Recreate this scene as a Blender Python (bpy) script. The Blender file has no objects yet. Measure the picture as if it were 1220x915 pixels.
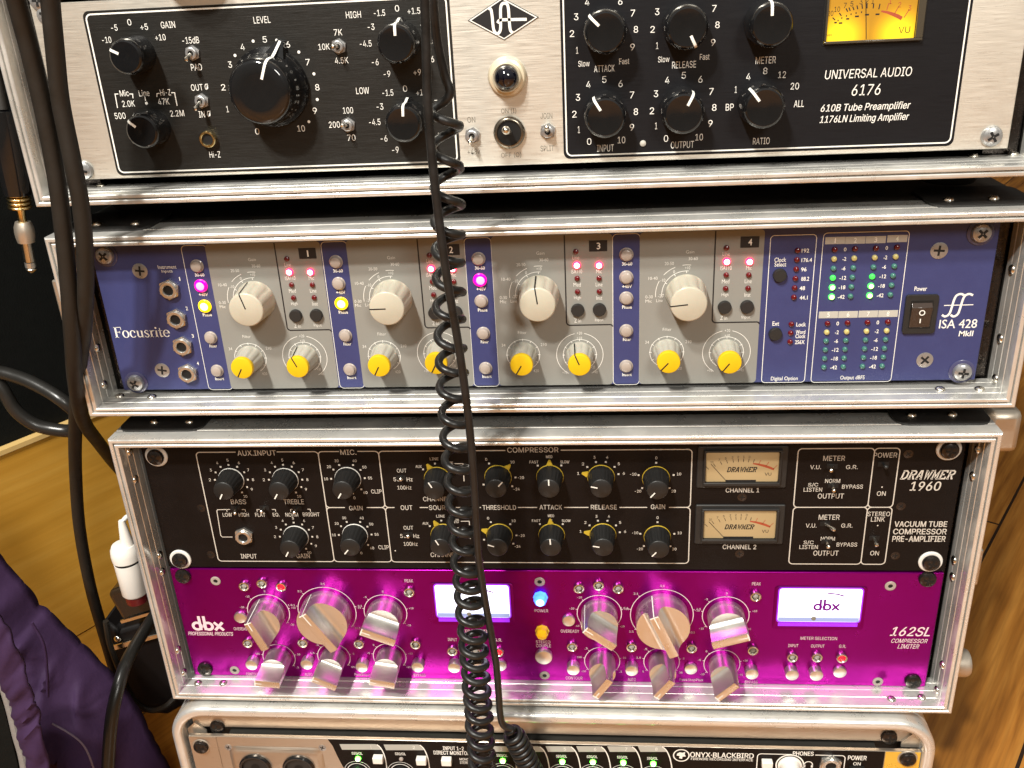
import bpy, math, random
from mathutils import Vector, Matrix
random.seed(7)
S = bpy.context.scene
COL = S.collection
R = math.radians
MM = 0.001

# ------------------------------------------------------------------ camera
CAM = Vector((37.402, -485.142, 213.672))            # millimetres
PITCH, YAW, ROLL, FPX = 0.4214634, -0.100023, -0.053539, 1121.97

def cam_axes():
    cp, sp, cy, sy = math.cos(PITCH), math.sin(PITCH), math.cos(YAW), math.sin(YAW)
    f = Vector((sy*cp, cy*cp, -sp)); r = Vector((cy, -sy, 0)); u = r.cross(f)
    c, s = math.cos(ROLL), math.sin(ROLL)
    return c*r + s*u, -s*r + c*u, f
CR, CU, CF = cam_axes()
cd = bpy.data.cameras.new('camera'); cam = bpy.data.objects.new('camera', cd); COL.objects.link(cam)
cd.sensor_width = 36; cd.lens = 36*FPX/1220; cd.clip_start = 0.01; cd.clip_end = 60
cam.matrix_world = Matrix(((CR.x, CU.x, -CF.x, CAM.x*MM), (CR.y, CU.y, -CF.y, CAM.y*MM), (CR.z, CU.z, -CF.z, CAM.z*MM), (0, 0, 0, 1)))
S.camera = cam

# ------------------------------------------------------------------ room light (indoor photograph: lamps and a dim room)
W = bpy.data.worlds.new('World'); S.world = W; W.use_nodes = True
nt = W.node_tree; nt.nodes.clear()
out = nt.nodes.new('ShaderNodeOutputWorld'); bg = nt.nodes.new('ShaderNodeBackground')
tc = nt.nodes.new('ShaderNodeTexCoord'); sx = nt.nodes.new('ShaderNodeSeparateXYZ'); rp = nt.nodes.new('ShaderNodeValToRGB')
mp = nt.nodes.new('ShaderNodeMapRange'); mp.inputs[1].default_value = -1; mp.inputs[2].default_value = 1
nt.links.new(tc.outputs['Generated'], sx.inputs[0]); nt.links.new(sx.outputs['Z'], mp.inputs[0])
nt.links.new(mp.outputs[0], rp.inputs[0]); nt.links.new(rp.outputs[0], bg.inputs[0]); nt.links.new(bg.outputs[0], out.inputs[0])
e = rp.color_ramp.elements
e[0].position = 0.30; e[0].color = (0.12, 0.070, 0.030, 1)
e[1].position = 1.0; e[1].color = (0.92, 0.90, 0.84, 1)
q = e.new(0.47); q.color = (0.28, 0.215, 0.145, 1)
q = e.new(0.60); q.color = (0.42, 0.385, 0.325, 1)
bg.inputs[1].default_value = 0.50

def area(name, loc, tgt, size, power, color):
    l = bpy.data.lights.new(name, 'AREA'); l.shape = 'DISK'; l.size = size; l.energy = power; l.color = color
    o = bpy.data.objects.new(name, l); COL.objects.link(o); o.location = loc
    o.rotation_euler = (Vector(tgt) - Vector(loc)).to_track_quat('-Z', 'Y').to_euler()
    return o
area('ceiling_downlight', (-0.62, -1.60, 1.88), (0, 0, -0.05), 0.15, 60, (1.0, 0.975, 0.91))
area('second_downlight', (-0.58, -1.10, 1.72), (0, 0, -0.05), 0.15, 37, (1.0, 0.965, 0.89))
area('far_room_lamp', (0.95, -2.6, 1.65), (0, 0, -0.1), 0.7, 42, (1.0, 0.96, 0.88))
S.view_settings.view_transform = 'Standard'; S.view_settings.look = 'None'
S.view_settings.exposure = 0; S.view_settings.gamma = 1; S.view_settings.use_curve_mapping = False
S.cycles.use_denoising = True; S.cycles.max_bounces = 8; S.cycles.caustics_reflective = False; S.cycles.caustics_refractive = False
S.cycles.sample_clamp_indirect = 4

# ------------------------------------------------------------------ ray helpers: photo pixel -> point on a real plane
def ray(px, py):
    return CF + CR*((px-610)/FPX) - CU*((py-457.5)/FPX)
def hit(px, py, axis, val):
    d = ray(px, py); t = (val - CAM[axis])/d[axis]
    return CAM + d*t

# ------------------------------------------------------------------ materials
def mat(name, col, rough=0.5, metal=0.0, var=0.0, vscale=40.0, bump=0.0, bscale=200.0, stretch=(1, 1, 1), coat=0.0, emit=None, es=0.0,
        aniso=0.0, rvar=0.0, trans=0.0, ior=1.45, spec=0.5, sss=0.0):
    m = bpy.data.materials.new(name); m.use_nodes = True
    t = m.node_tree; b = t.nodes['Principled BSDF']
    b.inputs['Base Color'].default_value = (*col, 1); b.inputs['Roughness'].default_value = rough; b.inputs['Metallic'].default_value = metal
    b.inputs['Coat Weight'].default_value = coat; b.inputs['Coat Roughness'].default_value = 0.08
    b.inputs['IOR'].default_value = ior; b.inputs['Transmission Weight'].default_value = trans
    b.inputs['Specular IOR Level'].default_value = spec
    if emit: b.inputs['Emission Color'].default_value = (*emit, 1); b.inputs['Emission Strength'].default_value = es
    if sss: b.inputs['Subsurface Weight'].default_value = sss; b.inputs['Subsurface Scale'].default_value = 0.003
    if aniso:
        b.inputs['Anisotropic'].default_value = aniso; b.inputs['Anisotropic Rotation'].default_value = 0.25
        tg = t.nodes.new('ShaderNodeTangent'); tg.direction_type = 'RADIAL'; tg.axis = 'Z'; t.links.new(tg.outputs[0], b.inputs['Tangent'])
    if var or bump or rvar:
        c = t.nodes.new('ShaderNodeTexCoord'); mpn = t.nodes.new('ShaderNodeMapping'); mpn.inputs['Scale'].default_value = stretch
        t.links.new(c.outputs['Object'], mpn.inputs[0])
    if var or rvar:
        n = t.nodes.new('ShaderNodeTexNoise'); n.inputs['Scale'].default_value = vscale; n.inputs['Detail'].default_value = 6; n.inputs['Roughness'].default_value = 0.65
        t.links.new(mpn.outputs[0], n.inputs[0])
        if var:
            mx = t.nodes.new('ShaderNodeMix'); mx.data_type = 'RGBA'
            mx.inputs[6].default_value = tuple(min(1, x*(1-var)) for x in col)+(1,); mx.inputs[7].default_value = tuple(min(1, x*(1+var)) for x in col)+(1,)
            t.links.new(n.outputs[0], mx.inputs[0]); t.links.new(mx.outputs[2], b.inputs['Base Color'])
        if rvar:
            mr = t.nodes.new('ShaderNodeMapRange'); mr.inputs[1].default_value = 0.3; mr.inputs[2].default_value = 0.7
            mr.inputs[3].default_value = max(0.02, rough-rvar); mr.inputs[4].default_value = min(1, rough+rvar)
            t.links.new(n.outputs[0], mr.inputs[0]); t.links.new(mr.outputs[0], b.inputs['Roughness'])
    if bump:
        n2 = t.nodes.new('ShaderNodeTexNoise'); n2.inputs['Scale'].default_value = bscale; n2.inputs['Detail'].default_value = 3
        bp = t.nodes.new('ShaderNodeBump'); bp.inputs['Strength'].default_value = bump; bp.inputs['Distance'].default_value = 0.0004
        t.links.new(mpn.outputs[0], n2.inputs[0]); t.links.new(n2.outputs[0], bp.inputs['Height']); t.links.new(bp.outputs[0], b.inputs['Normal'])
    return m

BR = (1, 1, 45)     # brushed along x
X = dict(
    cream=mat('brushed_cream_metal', (0.80, 0.765, 0.68), 0.33, 0.80, 0.10, 60, 0.12, 90, BR, aniso=0.7, rvar=0.08),
    inset=mat('black_inset_paint', (0.007, 0.007, 0.0085), 0.42, 0, 0.3, 60, 0.10, 120, BR, rvar=0.08, spec=0.3),
    inset2=mat('black_brushed_inset', (0.016, 0.015, 0.013), 0.36, 0.4, 0.35, 60, 0.25, 110, BR, aniso=0.6, rvar=0.08),
    ink=mat('white_ink', (0.82, 0.80, 0.74), 0.55, 0, 0.08, 300),
    inkgrey=mat('grey_ink', (0.22, 0.20, 0.16), 0.6, 0, 0.1, 300),
    inkpale=mat('pale_grey_ink', (0.45, 0.43, 0.38), 0.6, 0, 0.1, 300),
    inkblack=mat('black_ink', (0.012, 0.011, 0.012), 0.5, 0, 0.1, 300),
    inkpink=mat('pink_white_ink', (0.85, 0.62, 0.68), 0.5, 0, 0.08, 300),
    inkred=mat('red_ink', (0.36, 0.07, 0.03), 0.5, 0, 0.1, 300),
    alu=mat('frame_aluminium', (0.82, 0.805, 0.76), 0.32, 0.68, 0.16, 45, 0.08, 160, (1, 1, 1), rvar=0.14),
    alu2=mat('dull_aluminium', (0.62, 0.55, 0.46), 0.42, 0.85, 0.12, 25, 0.1, 150, rvar=0.12),
    rivet=mat('rivet_steel', (0.78, 0.74, 0.66), 0.22, 1.0, 0.1, 200, rvar=0.1),
    steel=mat('screw_nickel', (0.40, 0.40, 0.40), 0.32, 0.7, 0.12, 300, rvar=0.1),
    blackscrew=mat('black_oxide_screw', (0.06, 0.052, 0.048), 0.26, 0.85, 0.2, 300, rvar=0.1),
    bake=mat('black_bakelite', (0.007, 0.007, 0.0075), 0.10, 0, 0.2, 200, coat=0.5, rvar=0.04),
    blackplastic=mat('matt_black_plastic', (0.018, 0.017, 0.016), 0.5, 0, 0.25, 200, 0.1, 600),
    rubber=mat('black_cable_rubber', (0.012, 0.0115, 0.011), 0.36, 0, 0.7, 90, 0.12, 500, rvar=0.14),
    rubber2=mat('matt_black_cable', (0.012, 0.009, 0.006), 0.6, 0, 0.3, 90, 0.2, 500, rvar=0.08),
    greycable=mat('grey_cable_rubber', (0.016, 0.015, 0.0135), 0.30, 0, 0.25, 120, 0.1, 400),
    vinyl=mat('black_case_laminate', (0.030, 0.028, 0.024), 0.42, 0, 0.3, 60, 0.3, 700, rvar=0.1),
    blue=mat('blue_panel_paint', (0.043, 0.050, 0.150), 0.42, 0.1, 0.10, 90, 0.12, 900, rvar=0.06),
    greyblock=mat('grey_panel_paint', (0.235, 0.230, 0.208), 0.5, 0, 0.06, 70, 0.08, 900),
    creamknob=mat('cream_knob_plastic', (0.47, 0.435, 0.345), 0.36, 0, 0.14, 70, coat=0.2, sss=0.08),
    paleknob=mat('pale_grey_knob_plastic', (0.40, 0.38, 0.32), 0.36, 0, 0.16, 70, coat=0.2, sss=0.08),
    yellow=mat('yellow_cap', (0.70, 0.46, 0.010), 0.40, 0, 0.16, 90),
    lens=mat('pale_button_lens', (0.36, 0.305, 0.265), 0.35, 0, 0.08, 200, coat=0.3),
    reddim=mat('unlit_red_led', (0.11, 0.003, 0.006), 0.15, 0, 0.1, 200, coat=0.5),
    greendim=mat('unlit_green_led', (0.05, 0.17, 0.14), 0.18, 0, 0.1, 200, coat=0.5),
    yeldim=mat('unlit_yellow_led', (0.50, 0.43, 0.16), 0.2, 0, 0.1, 200, coat=0.5),
    redlit=mat('lit_red_led', (0.8, 0.01, 0.02), 0.3, emit=(1, 0.01, 0.05), es=9.0),
    redcore=mat('lit_red_led_core', (1, 0.5, 0.5), 0.3, emit=(1, 0.50, 0.55), es=9.0),
    grnlit=mat('lit_green_led', (0.05, 0.8, 0.1), 0.3, emit=(0.06, 1, 0.06), es=3.5),
    grncore=mat('lit_green_led_core', (0.4, 1, 0.3), 0.3, emit=(0.75, 1, 0.22), es=6.0),
    maglit=mat('lit_magenta_button', (0.8, 0.0, 0.4), 0.3, emit=(1, 0.0, 0.30), es=1.3),
    magcore=mat('lit_magenta_core', (1, 0.3, 0.8), 0.3, emit=(1, 0.22, 0.62), es=1.7),
    amblit=mat('lit_amber_button', (0.9, 0.6, 0.0), 0.3, emit=(1, 0.62, 0.0), es=1.6),
    ambcore=mat('lit_amber_core', (1, 0.9, 0.3), 0.3, emit=(1, 0.88, 0.25), es=3.5),
    blulit=mat('lit_blue_lamp', (0.1, 0.3, 1), 0.3, emit=(0.03, 0.12, 1), es=4.0),
    blucore=mat('lit_blue_core', (0.4, 0.8, 1), 0.3, emit=(0.45, 0.85, 1), es=3.0),
    amberjewel=mat('amber_jewel', (0.75, 0.40, 0.01), 0.12, 0, 0.2, 200, coat=0.6, emit=(0.9, 0.45, 0.0), es=0.15),
    jewel=mat('dark_blue_jewel', (0.002, 0.0025, 0.007), 0.05, 0, 0.1, 100, coat=1.0),
    ivory=mat('ivory_bezel', (0.66, 0.58, 0.42), 0.3, 0.2, 0.08, 80, coat=0.2),
    black=mat('black_panel_paint', (0.0075, 0.0050, 0.0042), 0.5, 0, 0.3, 60, 0.4, 1200, rvar=0.06, spec=0.18),
    dknob=mat('charcoal_knob_plastic', (0.013, 0.0125, 0.012), 0.42, 0, 0.2, 200),
    washer=mat('white_nylon_washer', (0.72, 0.69, 0.64), 0.4, 0, 0.06, 200),
    clear=mat('grey_plastic_washer', (0.06, 0.06, 0.13), 0.25, 0, 0.1, 200, coat=0.3),
    hole=mat('dark_hole', (0.004, 0.004, 0.004), 0.6),
    gold=mat('gold_plating', (0.80, 0.62, 0.30), 0.2, 1.0, 0.08, 200, rvar=0.08),
    brass=mat('nickel_jack', (0.62, 0.60, 0.56), 0.24, 0.85, 0.1, 200, rvar=0.08),
    purple=mat('anodised_magenta', (0.245, 0.0, 0.185), 0.30, 0.85, 0.04, 60, 0.05, 300, rvar=0.04),
    finknob=mat('machined_aluminium', (0.86, 0.83, 0.79), 0.30, 0.95, 0.05, 40, 0.12, 200, (1, 1, 1), rvar=0.07),
    white=mat('white_plastic', (0.80, 0.76, 0.70), 0.35, 0, 0.04, 100, coat=0.2),
    chan=mat('grey_label_tab', (0.42, 0.41, 0.37), 0.45, 0, 0.06, 100),
    tan=mat('bare_aluminium_plate', (0.54, 0.46, 0.375), 0.34, 0.85, 0.08, 60, 0.1, 100, BR, aniso=0.4, rvar=0.08),
    amp=mat('black_amp_cloth', (0.004, 0.0045, 0.004), 0.8, 0, 0.5, 150, 0.8, 900, spec=0.15),
    wall=mat('dark_room_wall', (0.05, 0.03, 0.018), 0.7, 0, 0.3, 4),
    red=mat("red_plastic", (0.10, 0.008, 0.008), 0.35),
    zipm=mat('grey_zip_tape', (0.22, 0.21, 0.20), 0.6, 0, 0.2, 300, 0.5, 800),
    glass=mat('meter_glass', (1, 1, 1), 0.02, trans=1.0, ior=1.1),
)

def backlit(name, dark, bright, spots, base_es, hot_es, rad, base=None):
    """a translucent meter plate lit from behind by small lamps at the given spots (object space, metres)"""
    m = bpy.data.materials.new(name); m.use_nodes = True; t = m.node_tree; b = t.nodes['Principled BSDF']
    b.inputs['Base Color'].default_value = (*(base or bright), 1); b.inputs['Roughness'].default_value = 0.5
    c = t.nodes.new('ShaderNodeTexCoord'); prev = None
    for s in spots:
        v = t.nodes.new('ShaderNodeVectorMath'); v.operation = 'DISTANCE'; v.inputs[1].default_value = s
        t.links.new(c.outputs['Object'], v.inputs[0])
        r = t.nodes.new('ShaderNodeMapRange'); r.interpolation_type = 'SMOOTHERSTEP'
        r.inputs[1].default_value = rad; r.inputs[2].default_value = 0.0; r.inputs[3].default_value = 0; r.inputs[4].default_value = 1
        t.links.new(v.outputs['Value'], r.inputs[0])
        if prev is None: prev = r.outputs[0]
        else:
            a = t.nodes.new('ShaderNodeMath'); a.operation = 'MAXIMUM'; t.links.new(prev, a.inputs[0]); t.links.new(r.outputs[0], a.inputs[1]); prev = a.outputs[0]
    mx = t.nodes.new('ShaderNodeMix'); mx.data_type = 'RGBA'; mx.inputs[6].default_value = (*dark, 1); mx.inputs[7].default_value = (*bright, 1)
    st = t.nodes.new('ShaderNodeMapRange'); st.inputs[3].default_value = base_es; st.inputs[4].default_value = hot_es
    t.links.new(prev, mx.inputs[0]); t.links.new(prev, st.inputs[0])
    t.links.new(mx.outputs[2], b.inputs['Emission Color']); t.links.new(st.outputs[0], b.inputs['Emission Strength'])
    return m

def wood(name, c1, c2, c3, rot, pw, pl, rough=0.3, gap=(0.02, 0.008, 0.003), gapw=0.004, grain=0.42):
    m = bpy.data.materials.new(name); m.use_nodes = True; t = m.node_tree; b = t.nodes['Principled BSDF']
    N = t.nodes.new; L = t.links.new
    c = N('ShaderNodeTexCoord'); mp_ = N('ShaderNodeMapping'); mp_.inputs['Rotation'].default_value = rot; L(c.outputs['Object'], mp_.inputs[0])
    br = N('ShaderNodeTexBrick'); br.offset = 0.37; br.inputs['Scale'].default_value = 1.0
    br.inputs['Brick Width'].default_value = pl; br.inputs['Row Height'].default_value = pw; br.inputs['Mortar Size'].default_value = gapw*0.35
    br.inputs['Color1'].default_value = (0, 0, 0, 1); br.inputs['Color2'].default_value = (1, 1, 1, 1); br.inputs['Mortar'].default_value = (0.5, 0.5, 0.5, 1)
    L(mp_.outputs[0], br.inputs[0])
    m2 = N('ShaderNodeMapping'); m2.inputs['Scale'].default_value = (5, 60, 60); L(mp_.outputs[0], m2.inputs[0])
    off = N('ShaderNodeVectorMath'); off.operation = 'ADD'; L(m2.outputs[0], off.inputs[0]); L(br.outputs['Color'], off.inputs[1])
    n = N('ShaderNodeTexNoise'); n.inputs['Scale'].default_value = 1.6; n.inputs['Detail'].default_value = 8; n.inputs['Distortion'].default_value = 0.35; L(off.outputs[0], n.inputs[0])
    cr = N('ShaderNodeValToRGB'); el = cr.color_ramp.elements; el[0].position = 0.3; el[0].color = (*c1, 1); el[1].position = 0.72; el[1].color = (*c3, 1)
    k = el.new(0.5); k.color = (*c2, 1); L(n.outputs[0], cr.inputs[0])
    tone = N('ShaderNodeMix'); tone.data_type = 'RGBA'; tone.blend_type = 'MULTIPLY'; tone.inputs[0].default_value = 0.35
    L(cr.outputs[0], tone.inputs[6]); L(br.outputs['Color'], tone.inputs[7])
    m3 = N('ShaderNodeMapping'); m3.inputs['Scale'].default_value = (16, 420, 420); L(mp_.outputs[0], m3.inputs[0])
    n3 = N('ShaderNodeTexNoise'); n3.inputs['Scale'].default_value = 1.0; n3.inputs['Detail'].default_value = 4; L(m3.outputs[0], n3.inputs[0])
    r3 = N('ShaderNodeMapRange'); r3.inputs[1].default_value = 0.35; r3.inputs[2].default_value = 0.62; r3.inputs[3].default_value = 0.62; r3.inputs[4].default_value = 1.08; L(n3.outputs[0], r3.inputs[0])
    gr = N('ShaderNodeMix'); gr.data_type = 'RGBA'; gr.blend_type = 'MULTIPLY'; gr.inputs[0].default_value = grain; L(tone.outputs[2], gr.inputs[6]); L(r3.outputs[0], gr.inputs[7]); tone = gr
    g = N('ShaderNodeMix'); g.data_type = 'RGBA'; L(br.outputs['Fac'], g.inputs[0]); L(tone.outputs[2], g.inputs[6]); g.inputs[7].default_value = (*gap, 1)
    L(g.outputs[2], b.inputs['Base Color'])
    rr = N('ShaderNodeMapRange'); rr.inputs[3].default_value = rough-0.06; rr.inputs[4].default_value = rough+0.14; L(n.outputs[0], rr.inputs[0]); L(rr.outputs[0], b.inputs['Roughness'])
    bp = N('ShaderNodeBump'); bp.inputs['Strength'].default_value = 0.15; bp.inputs['Distance'].default_value = 0.0006; L(n.outputs[0], bp.inputs['Height']); L(bp.outputs[0], b.inputs['Normal'])
    b.inputs['Coat Weight'].default_value = 0.25; b.inputs['Coat Roughness'].default_value = 0.2
    return m

# ------------------------------------------------------------------ mesh builder: panel coordinates (x right, z up, h out towards the viewer), millimetres
_tc = {}
try:      # the grotesque face that ships with Blender; without it the built-in face is used
    GROT = bpy.data.fonts.load(bpy.utils.system_resource('DATAFILES', path='fonts')+'/Inter.woff2')
except Exception:
    GROT = None
FACE = [None]
def glyphs(s, bold, sp):
    k = (s, bold, sp, FACE[0] is None)
    if k in _tc: return _tc[k]
    cu = bpy.data.curves.new('t', 'FONT'); cu.body = s
    if FACE[0]: cu.font = FACE[0]
    cu.size = 1; cu.offset = bold; cu.resolution_u = 3; cu.space_character = sp
    o = bpy.data.objects.new('t', cu); COL.objects.link(o); bpy.context.view_layer.update()
    me = bpy.data.meshes.new_from_object(o.evaluated_get(bpy.context.evaluated_depsgraph_get()))
    v = [(p.co.x, p.co.y) for p in me.vertices]; f = [tuple(p.vertices) for p in me.polygons]
    bpy.data.objects.remove(o); bpy.data.curves.remove(cu); bpy.data.meshes.remove(me)
    x0 = min(a for a, _ in v); x1 = max(a for a, _ in v); y0 = min(b for _, b in v); y1 = max(b for _, b in v)
    _tc[k] = (v, f, x0, x1, y0, y1)
    return _tc[k]

class MB:
    def __init__(s): s.v = []; s.f = []; s.m = []
    def add(s, vs, fs, mi=0):
        n = len(s.v); s.v += [tuple(p) for p in vs]
        for f in fs: s.f.append(tuple(i+n for i in f)); s.m.append(mi)
    def lathe(s, prof, cx=0, cz=0, n=28, mi=0, flute=None, rx=1.0):
        vs = []; fs = []; k = len(prof)
        for i in range(n):
            a = 2*math.pi*i/n
            for (r, h) in prof:
                rr = r*(flute(a, h) if flute else 1)
                vs.append((cx+rr*math.sin(a)*rx, -h, cz+rr*math.cos(a)))
        for i in range(n):
            j = (i+1) % n
            for p in range(k-1):
                fs.append((i*k+p, j*k+p, j*k+p+1, i*k+p+1))
        if prof[-1][0] > 1e-6: fs.append(tuple((n-1-i)*k+k-1 for i in range(n))[::-1])
        s.add(vs, fs, mi)
    def prism(s, poly, h0, h1, mi=0, side=True):
        n = len(poly); ar = sum(poly[i][0]*poly[(i+1) % n][1]-poly[(i+1) % n][0]*poly[i][1] for i in range(n))
        if ar < 0: poly = poly[::-1]
        vs = [(x, -h1, z) for x, z in poly]+[(x, -h0, z) for x, z in poly]
        fs = [tuple(range(n))]
        if side: fs += [(i, i+n, (i+1) % n+n, (i+1) % n) for i in range(n)]
        s.add(vs, fs, mi)
    def box(s, x0, x1, z0, z1, h0, h1, mi=0):
        vs = [(x, -h, z) for h in (h1, h0) for z in (z0, z1) for x in (x0, x1)]
        s.add(vs, [(0, 1, 3, 2), (4, 6, 7, 5), (0, 2, 6, 4), (1, 5, 7, 3), (2, 3, 7, 6), (0, 4, 5, 1)], mi)
    def line(s, pts, w, h, closed=False, mi=0):
        n = len(pts); L = []; Rr = []
        for i in range(n):
            p = pts[i]; a = pts[i-1] if (i > 0 or closed) else None; b = pts[(i+1) % n] if (i < n-1 or closed) else None
            def un(u, v):
                dx, dz = v[0]-u[0], v[1]-u[1]; l = math.hypot(dx, dz) or 1; return dx/l, dz/l
            d1 = un(a, p) if a else un(p, b); d2 = un(p, b) if b else d1
            nx, nz = -(d1[1]+d2[1]), d1[0]+d2[0]; l = math.hypot(nx, nz) or 1; nx /= l; nz /= l
            c = max(0.4, nx*-d1[1]+nz*d1[0]); ww = (w[i] if isinstance(w, (list, tuple)) else w)/2/c
            L.append((p[0]+nx*ww, -h, p[1]+nz*ww)); Rr.append((p[0]-nx*ww, -h, p[1]-nz*ww))
        fs = [(i, n+i, n+(i+1) % n, (i+1) % n) for i in range(n if closed else n-1)]
        s.add(L+Rr, fs, mi)
    def ring(s, cx, cz, r, w, h, a0=0, a1=360, mi=0, n=48):
        full = abs(a1-a0) >= 360; k = max(4, int(n*abs(a1-a0)/360))
        pts = [(cx+r*math.sin(R(a0+(a1-a0)*i/k)), cz+r*math.cos(R(a0+(a1-a0)*i/k))) for i in range(k if full else k+1)]
        s.line(pts, w, h, full, mi)
    def disc(s, cx, cz, r, h, mi=0, n=16):
        s.add([(cx+r*math.sin(2*math.pi*i/n), -h, cz+r*math.cos(2*math.pi*i/n)) for i in range(n)], [tuple(range(n))[::-1]], mi)
    def text(s, st, cx, cz, w, hh, h, bold=0.0, shear=0.0, sp=1.0, mi=0):
        if FACE[0] is not None and bold > 0.006:
            d = bold*hh*0.9
            for i, (dx, dz) in enumerate(((-d, 0), (d, 0), (0, d*0.7), (0, -d*0.7))): s._text(st, cx+dx, cz+dz, w-2*d, hh-1.4*d, h+0.004*i, 0.0, shear, sp, mi)
        else: s._text(st, cx, cz, w, hh, h, 0.0 if FACE[0] is not None else bold, shear, sp, mi)
    def _text(s, st, cx, cz, w, hh, h, bold, shear, sp, mi):
        v, f, x0, x1, y0, y1 = glyphs(st, bold, sp)
        kx = w/max(1e-6, x1-x0); kz = hh/max(1e-6, y1-y0)
        s.add([(cx+(a-(x0+x1)/2)*kx+shear*(b-y0)*kz-shear*hh/2, -h, cz+(b-(y0+y1)/2)*kz) for a, b in v], f, mi)
    def tube(s, pts, r, n=10, mi=0, caps=True):
        """pts in builder space (x,y,z)"""
        P = [Vector(p) for p in pts]; N = len(P); vs = []; fs = []; up = None
        for i in range(N):
            t = (P[min(i+1, N-1)]-P[max(i-1, 0)]).normalized()
            if up is None:
                up = Vector((0, 0, 1)) if abs(t.z) < 0.9 else Vector((1, 0, 0))
            up = (up-t*up.dot(t)).normalized(); si = t.cross(up)
            rr = r[i] if isinstance(r, (list, tuple)) else r
            for k in range(n):
                a = 2*math.pi*k/n; vs.append(P[i]+(up*math.cos(a)+si*math.sin(a))*rr)
        for i in range(N-1):
            for k in range(n):
                k2 = (k+1) % n; fs.append((i*n+k, i*n+k2, (i+1)*n+k2, (i+1)*n+k))
        if caps: fs += [tuple(range(n))[::-1], tuple((N-1)*n+k for k in range(n))]
        s.add(vs, fs, mi)
    def mesh(s, name, mats, ang=32):
        me = bpy.data.meshes.new(name); me.from_pydata([(x*MM, y*MM, z*MM) for x, y, z in s.v], [], s.f)
        for m in (mats if isinstance(mats, (list, tuple)) else [mats]): me.materials.append(m)
        me.polygons.foreach_set('material_index', s.m)
        me.update(); me.validate()
        me.shade_smooth(); me.set_sharp_from_angle(angle=R(ang))
        return me

def put(name, me, parent=None, x=0, z=0, h=0, rot=0, mats=None, ang=32):
    """place a mesh (or builder) as ONE object; x, z, h in the parent's panel coordinates"""
    if isinstance(me, MB): me = me.mesh(name, mats, ang)
    o = bpy.data.objects.new(name, me); COL.objects.link(o)
    o.location = (x*MM, -h*MM, z*MM); o.rotation_euler = (0, R(rot), 0)
    if parent: o.parent = parent
    return o
def bevel(o, w=0.5, seg=2):
    b = o.modifiers.new('bevel', 'BEVEL'); b.width = w*MM; b.segments = seg; b.limit_method = 'ANGLE'; b.angle_limit = R(40); return o
def thing(name, label, cat, loc, group=None):
    o = bpy.data.objects.new(name, None); COL.objects.link(o); o.location = Vector(loc)*MM; o.empty_display_size = 0.02
    o['label'] = label; o['category'] = cat
    if group: o['group'] = group
    return o
def tag(o, label, cat, group=None):
    o['label'] = label; o['category'] = cat
    if group: o['group'] = group
    return o
def struct(o): o['kind'] = 'structure'; return o
def rrect(x0, z0, x1, z1, r, n=5):
    p = []
    for cx, cz, a in ((x1-r, z1-r, 0), (x1-r, z0+r, 90), (x0+r, z0+r, 180), (x0+r, z1-r, 270)):
        for i in range(n+1):
            t = R(a+90*i/n); p.append((cx+r*math.sin(t), cz+r*math.cos(t)))
    return p
def crom(pts, k=8):
    P = [Vector(p) for p in pts]; P = [P[0]*2-P[1]]+P+[P[-1]*2-P[-2]]; o = []
    for i in range(1, len(P)-2):
        for j in range(k):
            t = j/k; a, b, c, d = P[i-1:i+3]
            o.append(0.5*((2*b)+(c-a)*t+(2*a-5*b+4*c-d)*t*t+(3*b-a-3*c+d)*t**3))
    return o+[P[-2]]

class Panel:
    """a rack unit's front plate: turns photo pixels into places on its plane"""
    def __init__(s, root, yp): s.root = root; s.yp = yp; s.o = root.location*1000
    def at(s, px, py, h=0):
        p = hit(px, py, 1, s.yp-h); return p.x-s.o.x, p.z-s.o.z
    def size(s, px, py, w, hh, h=0):
        a = s.at(px-w/2, py, h); b = s.at(px+w/2, py, h); c = s.at(px, py-hh/2, h); d = s.at(px, py+hh/2, h)
        return abs(b[0]-a[0]), abs(c[1]-d[1])
    def T(s, mb, st, px, py, w, hh, h=0.16, bold=0.01, shear=0.0, sp=1.0, mi=0):
        x, z = s.at(px, py, h); ww, zz = s.size(px, py, w, hh, h); mb.text(st, x, z, ww, zz, h, bold, shear, sp, mi)
    def L(s, mb, pts, w, h=0.12, closed=False, mi=0):
        mb.line([s.at(*p, h) for p in pts], w, h, closed, mi)

# ------------------------------------------------------------------ shared part meshes
def screw_mesh(name, r, hgt, mat_, cross=0.55, flat=False):
    m = MB()
    if flat: prof = [(r, 0), (r, 0.25), (r*0.9, 0.35), (0, 0.36)]; top = 0.37
    else: prof = [(r, 0), (r, hgt*0.35), (r*0.9, hgt*0.66), (r*0.65, hgt*0.88), (r*0.35, hgt*0.97), (0, hgt)]; top = hgt*0.985
    m.lathe(prof, n=28)
    c = r*cross; w = r*0.13
    m.prism([(-w, -c), (w, -c), (w, -w), (c, -w), (c, w), (w, w), (w, c), (-w, c), (-w, w), (-c, w), (-c, -w), (-w, -w)], top-hgt*0.35 if not flat else 0.2, top+0.03, 1)
    return m.mesh(name, [mat_, X['hole']])
SC_NICKEL = screw_mesh('rack_screw', 5.0, 2.9, X['steel'])
SC_BLACK = screw_mesh('rack_screw', 5.2, 3.0, X['blackscrew'])
SC_FLAT = screw_mesh('flush_screw', 4.4, 0.4, X['steel'], 0.62, True)
SC_FLATB = screw_mesh('flush_screw', 4.4, 0.4, X['blackscrew'], 0.62, True)
def washer_mesh(r0, r1, mat_, hh=0.8):
    m = MB(); m.lathe([(r1, 0), (r1, hh*0.6), (r1-0.5, hh), (r0, hh)], n=32); return m.mesh('washer', mat_)
WASH_W = washer_mesh(3.5, 7.0, X['washer'], 1.2)
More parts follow.
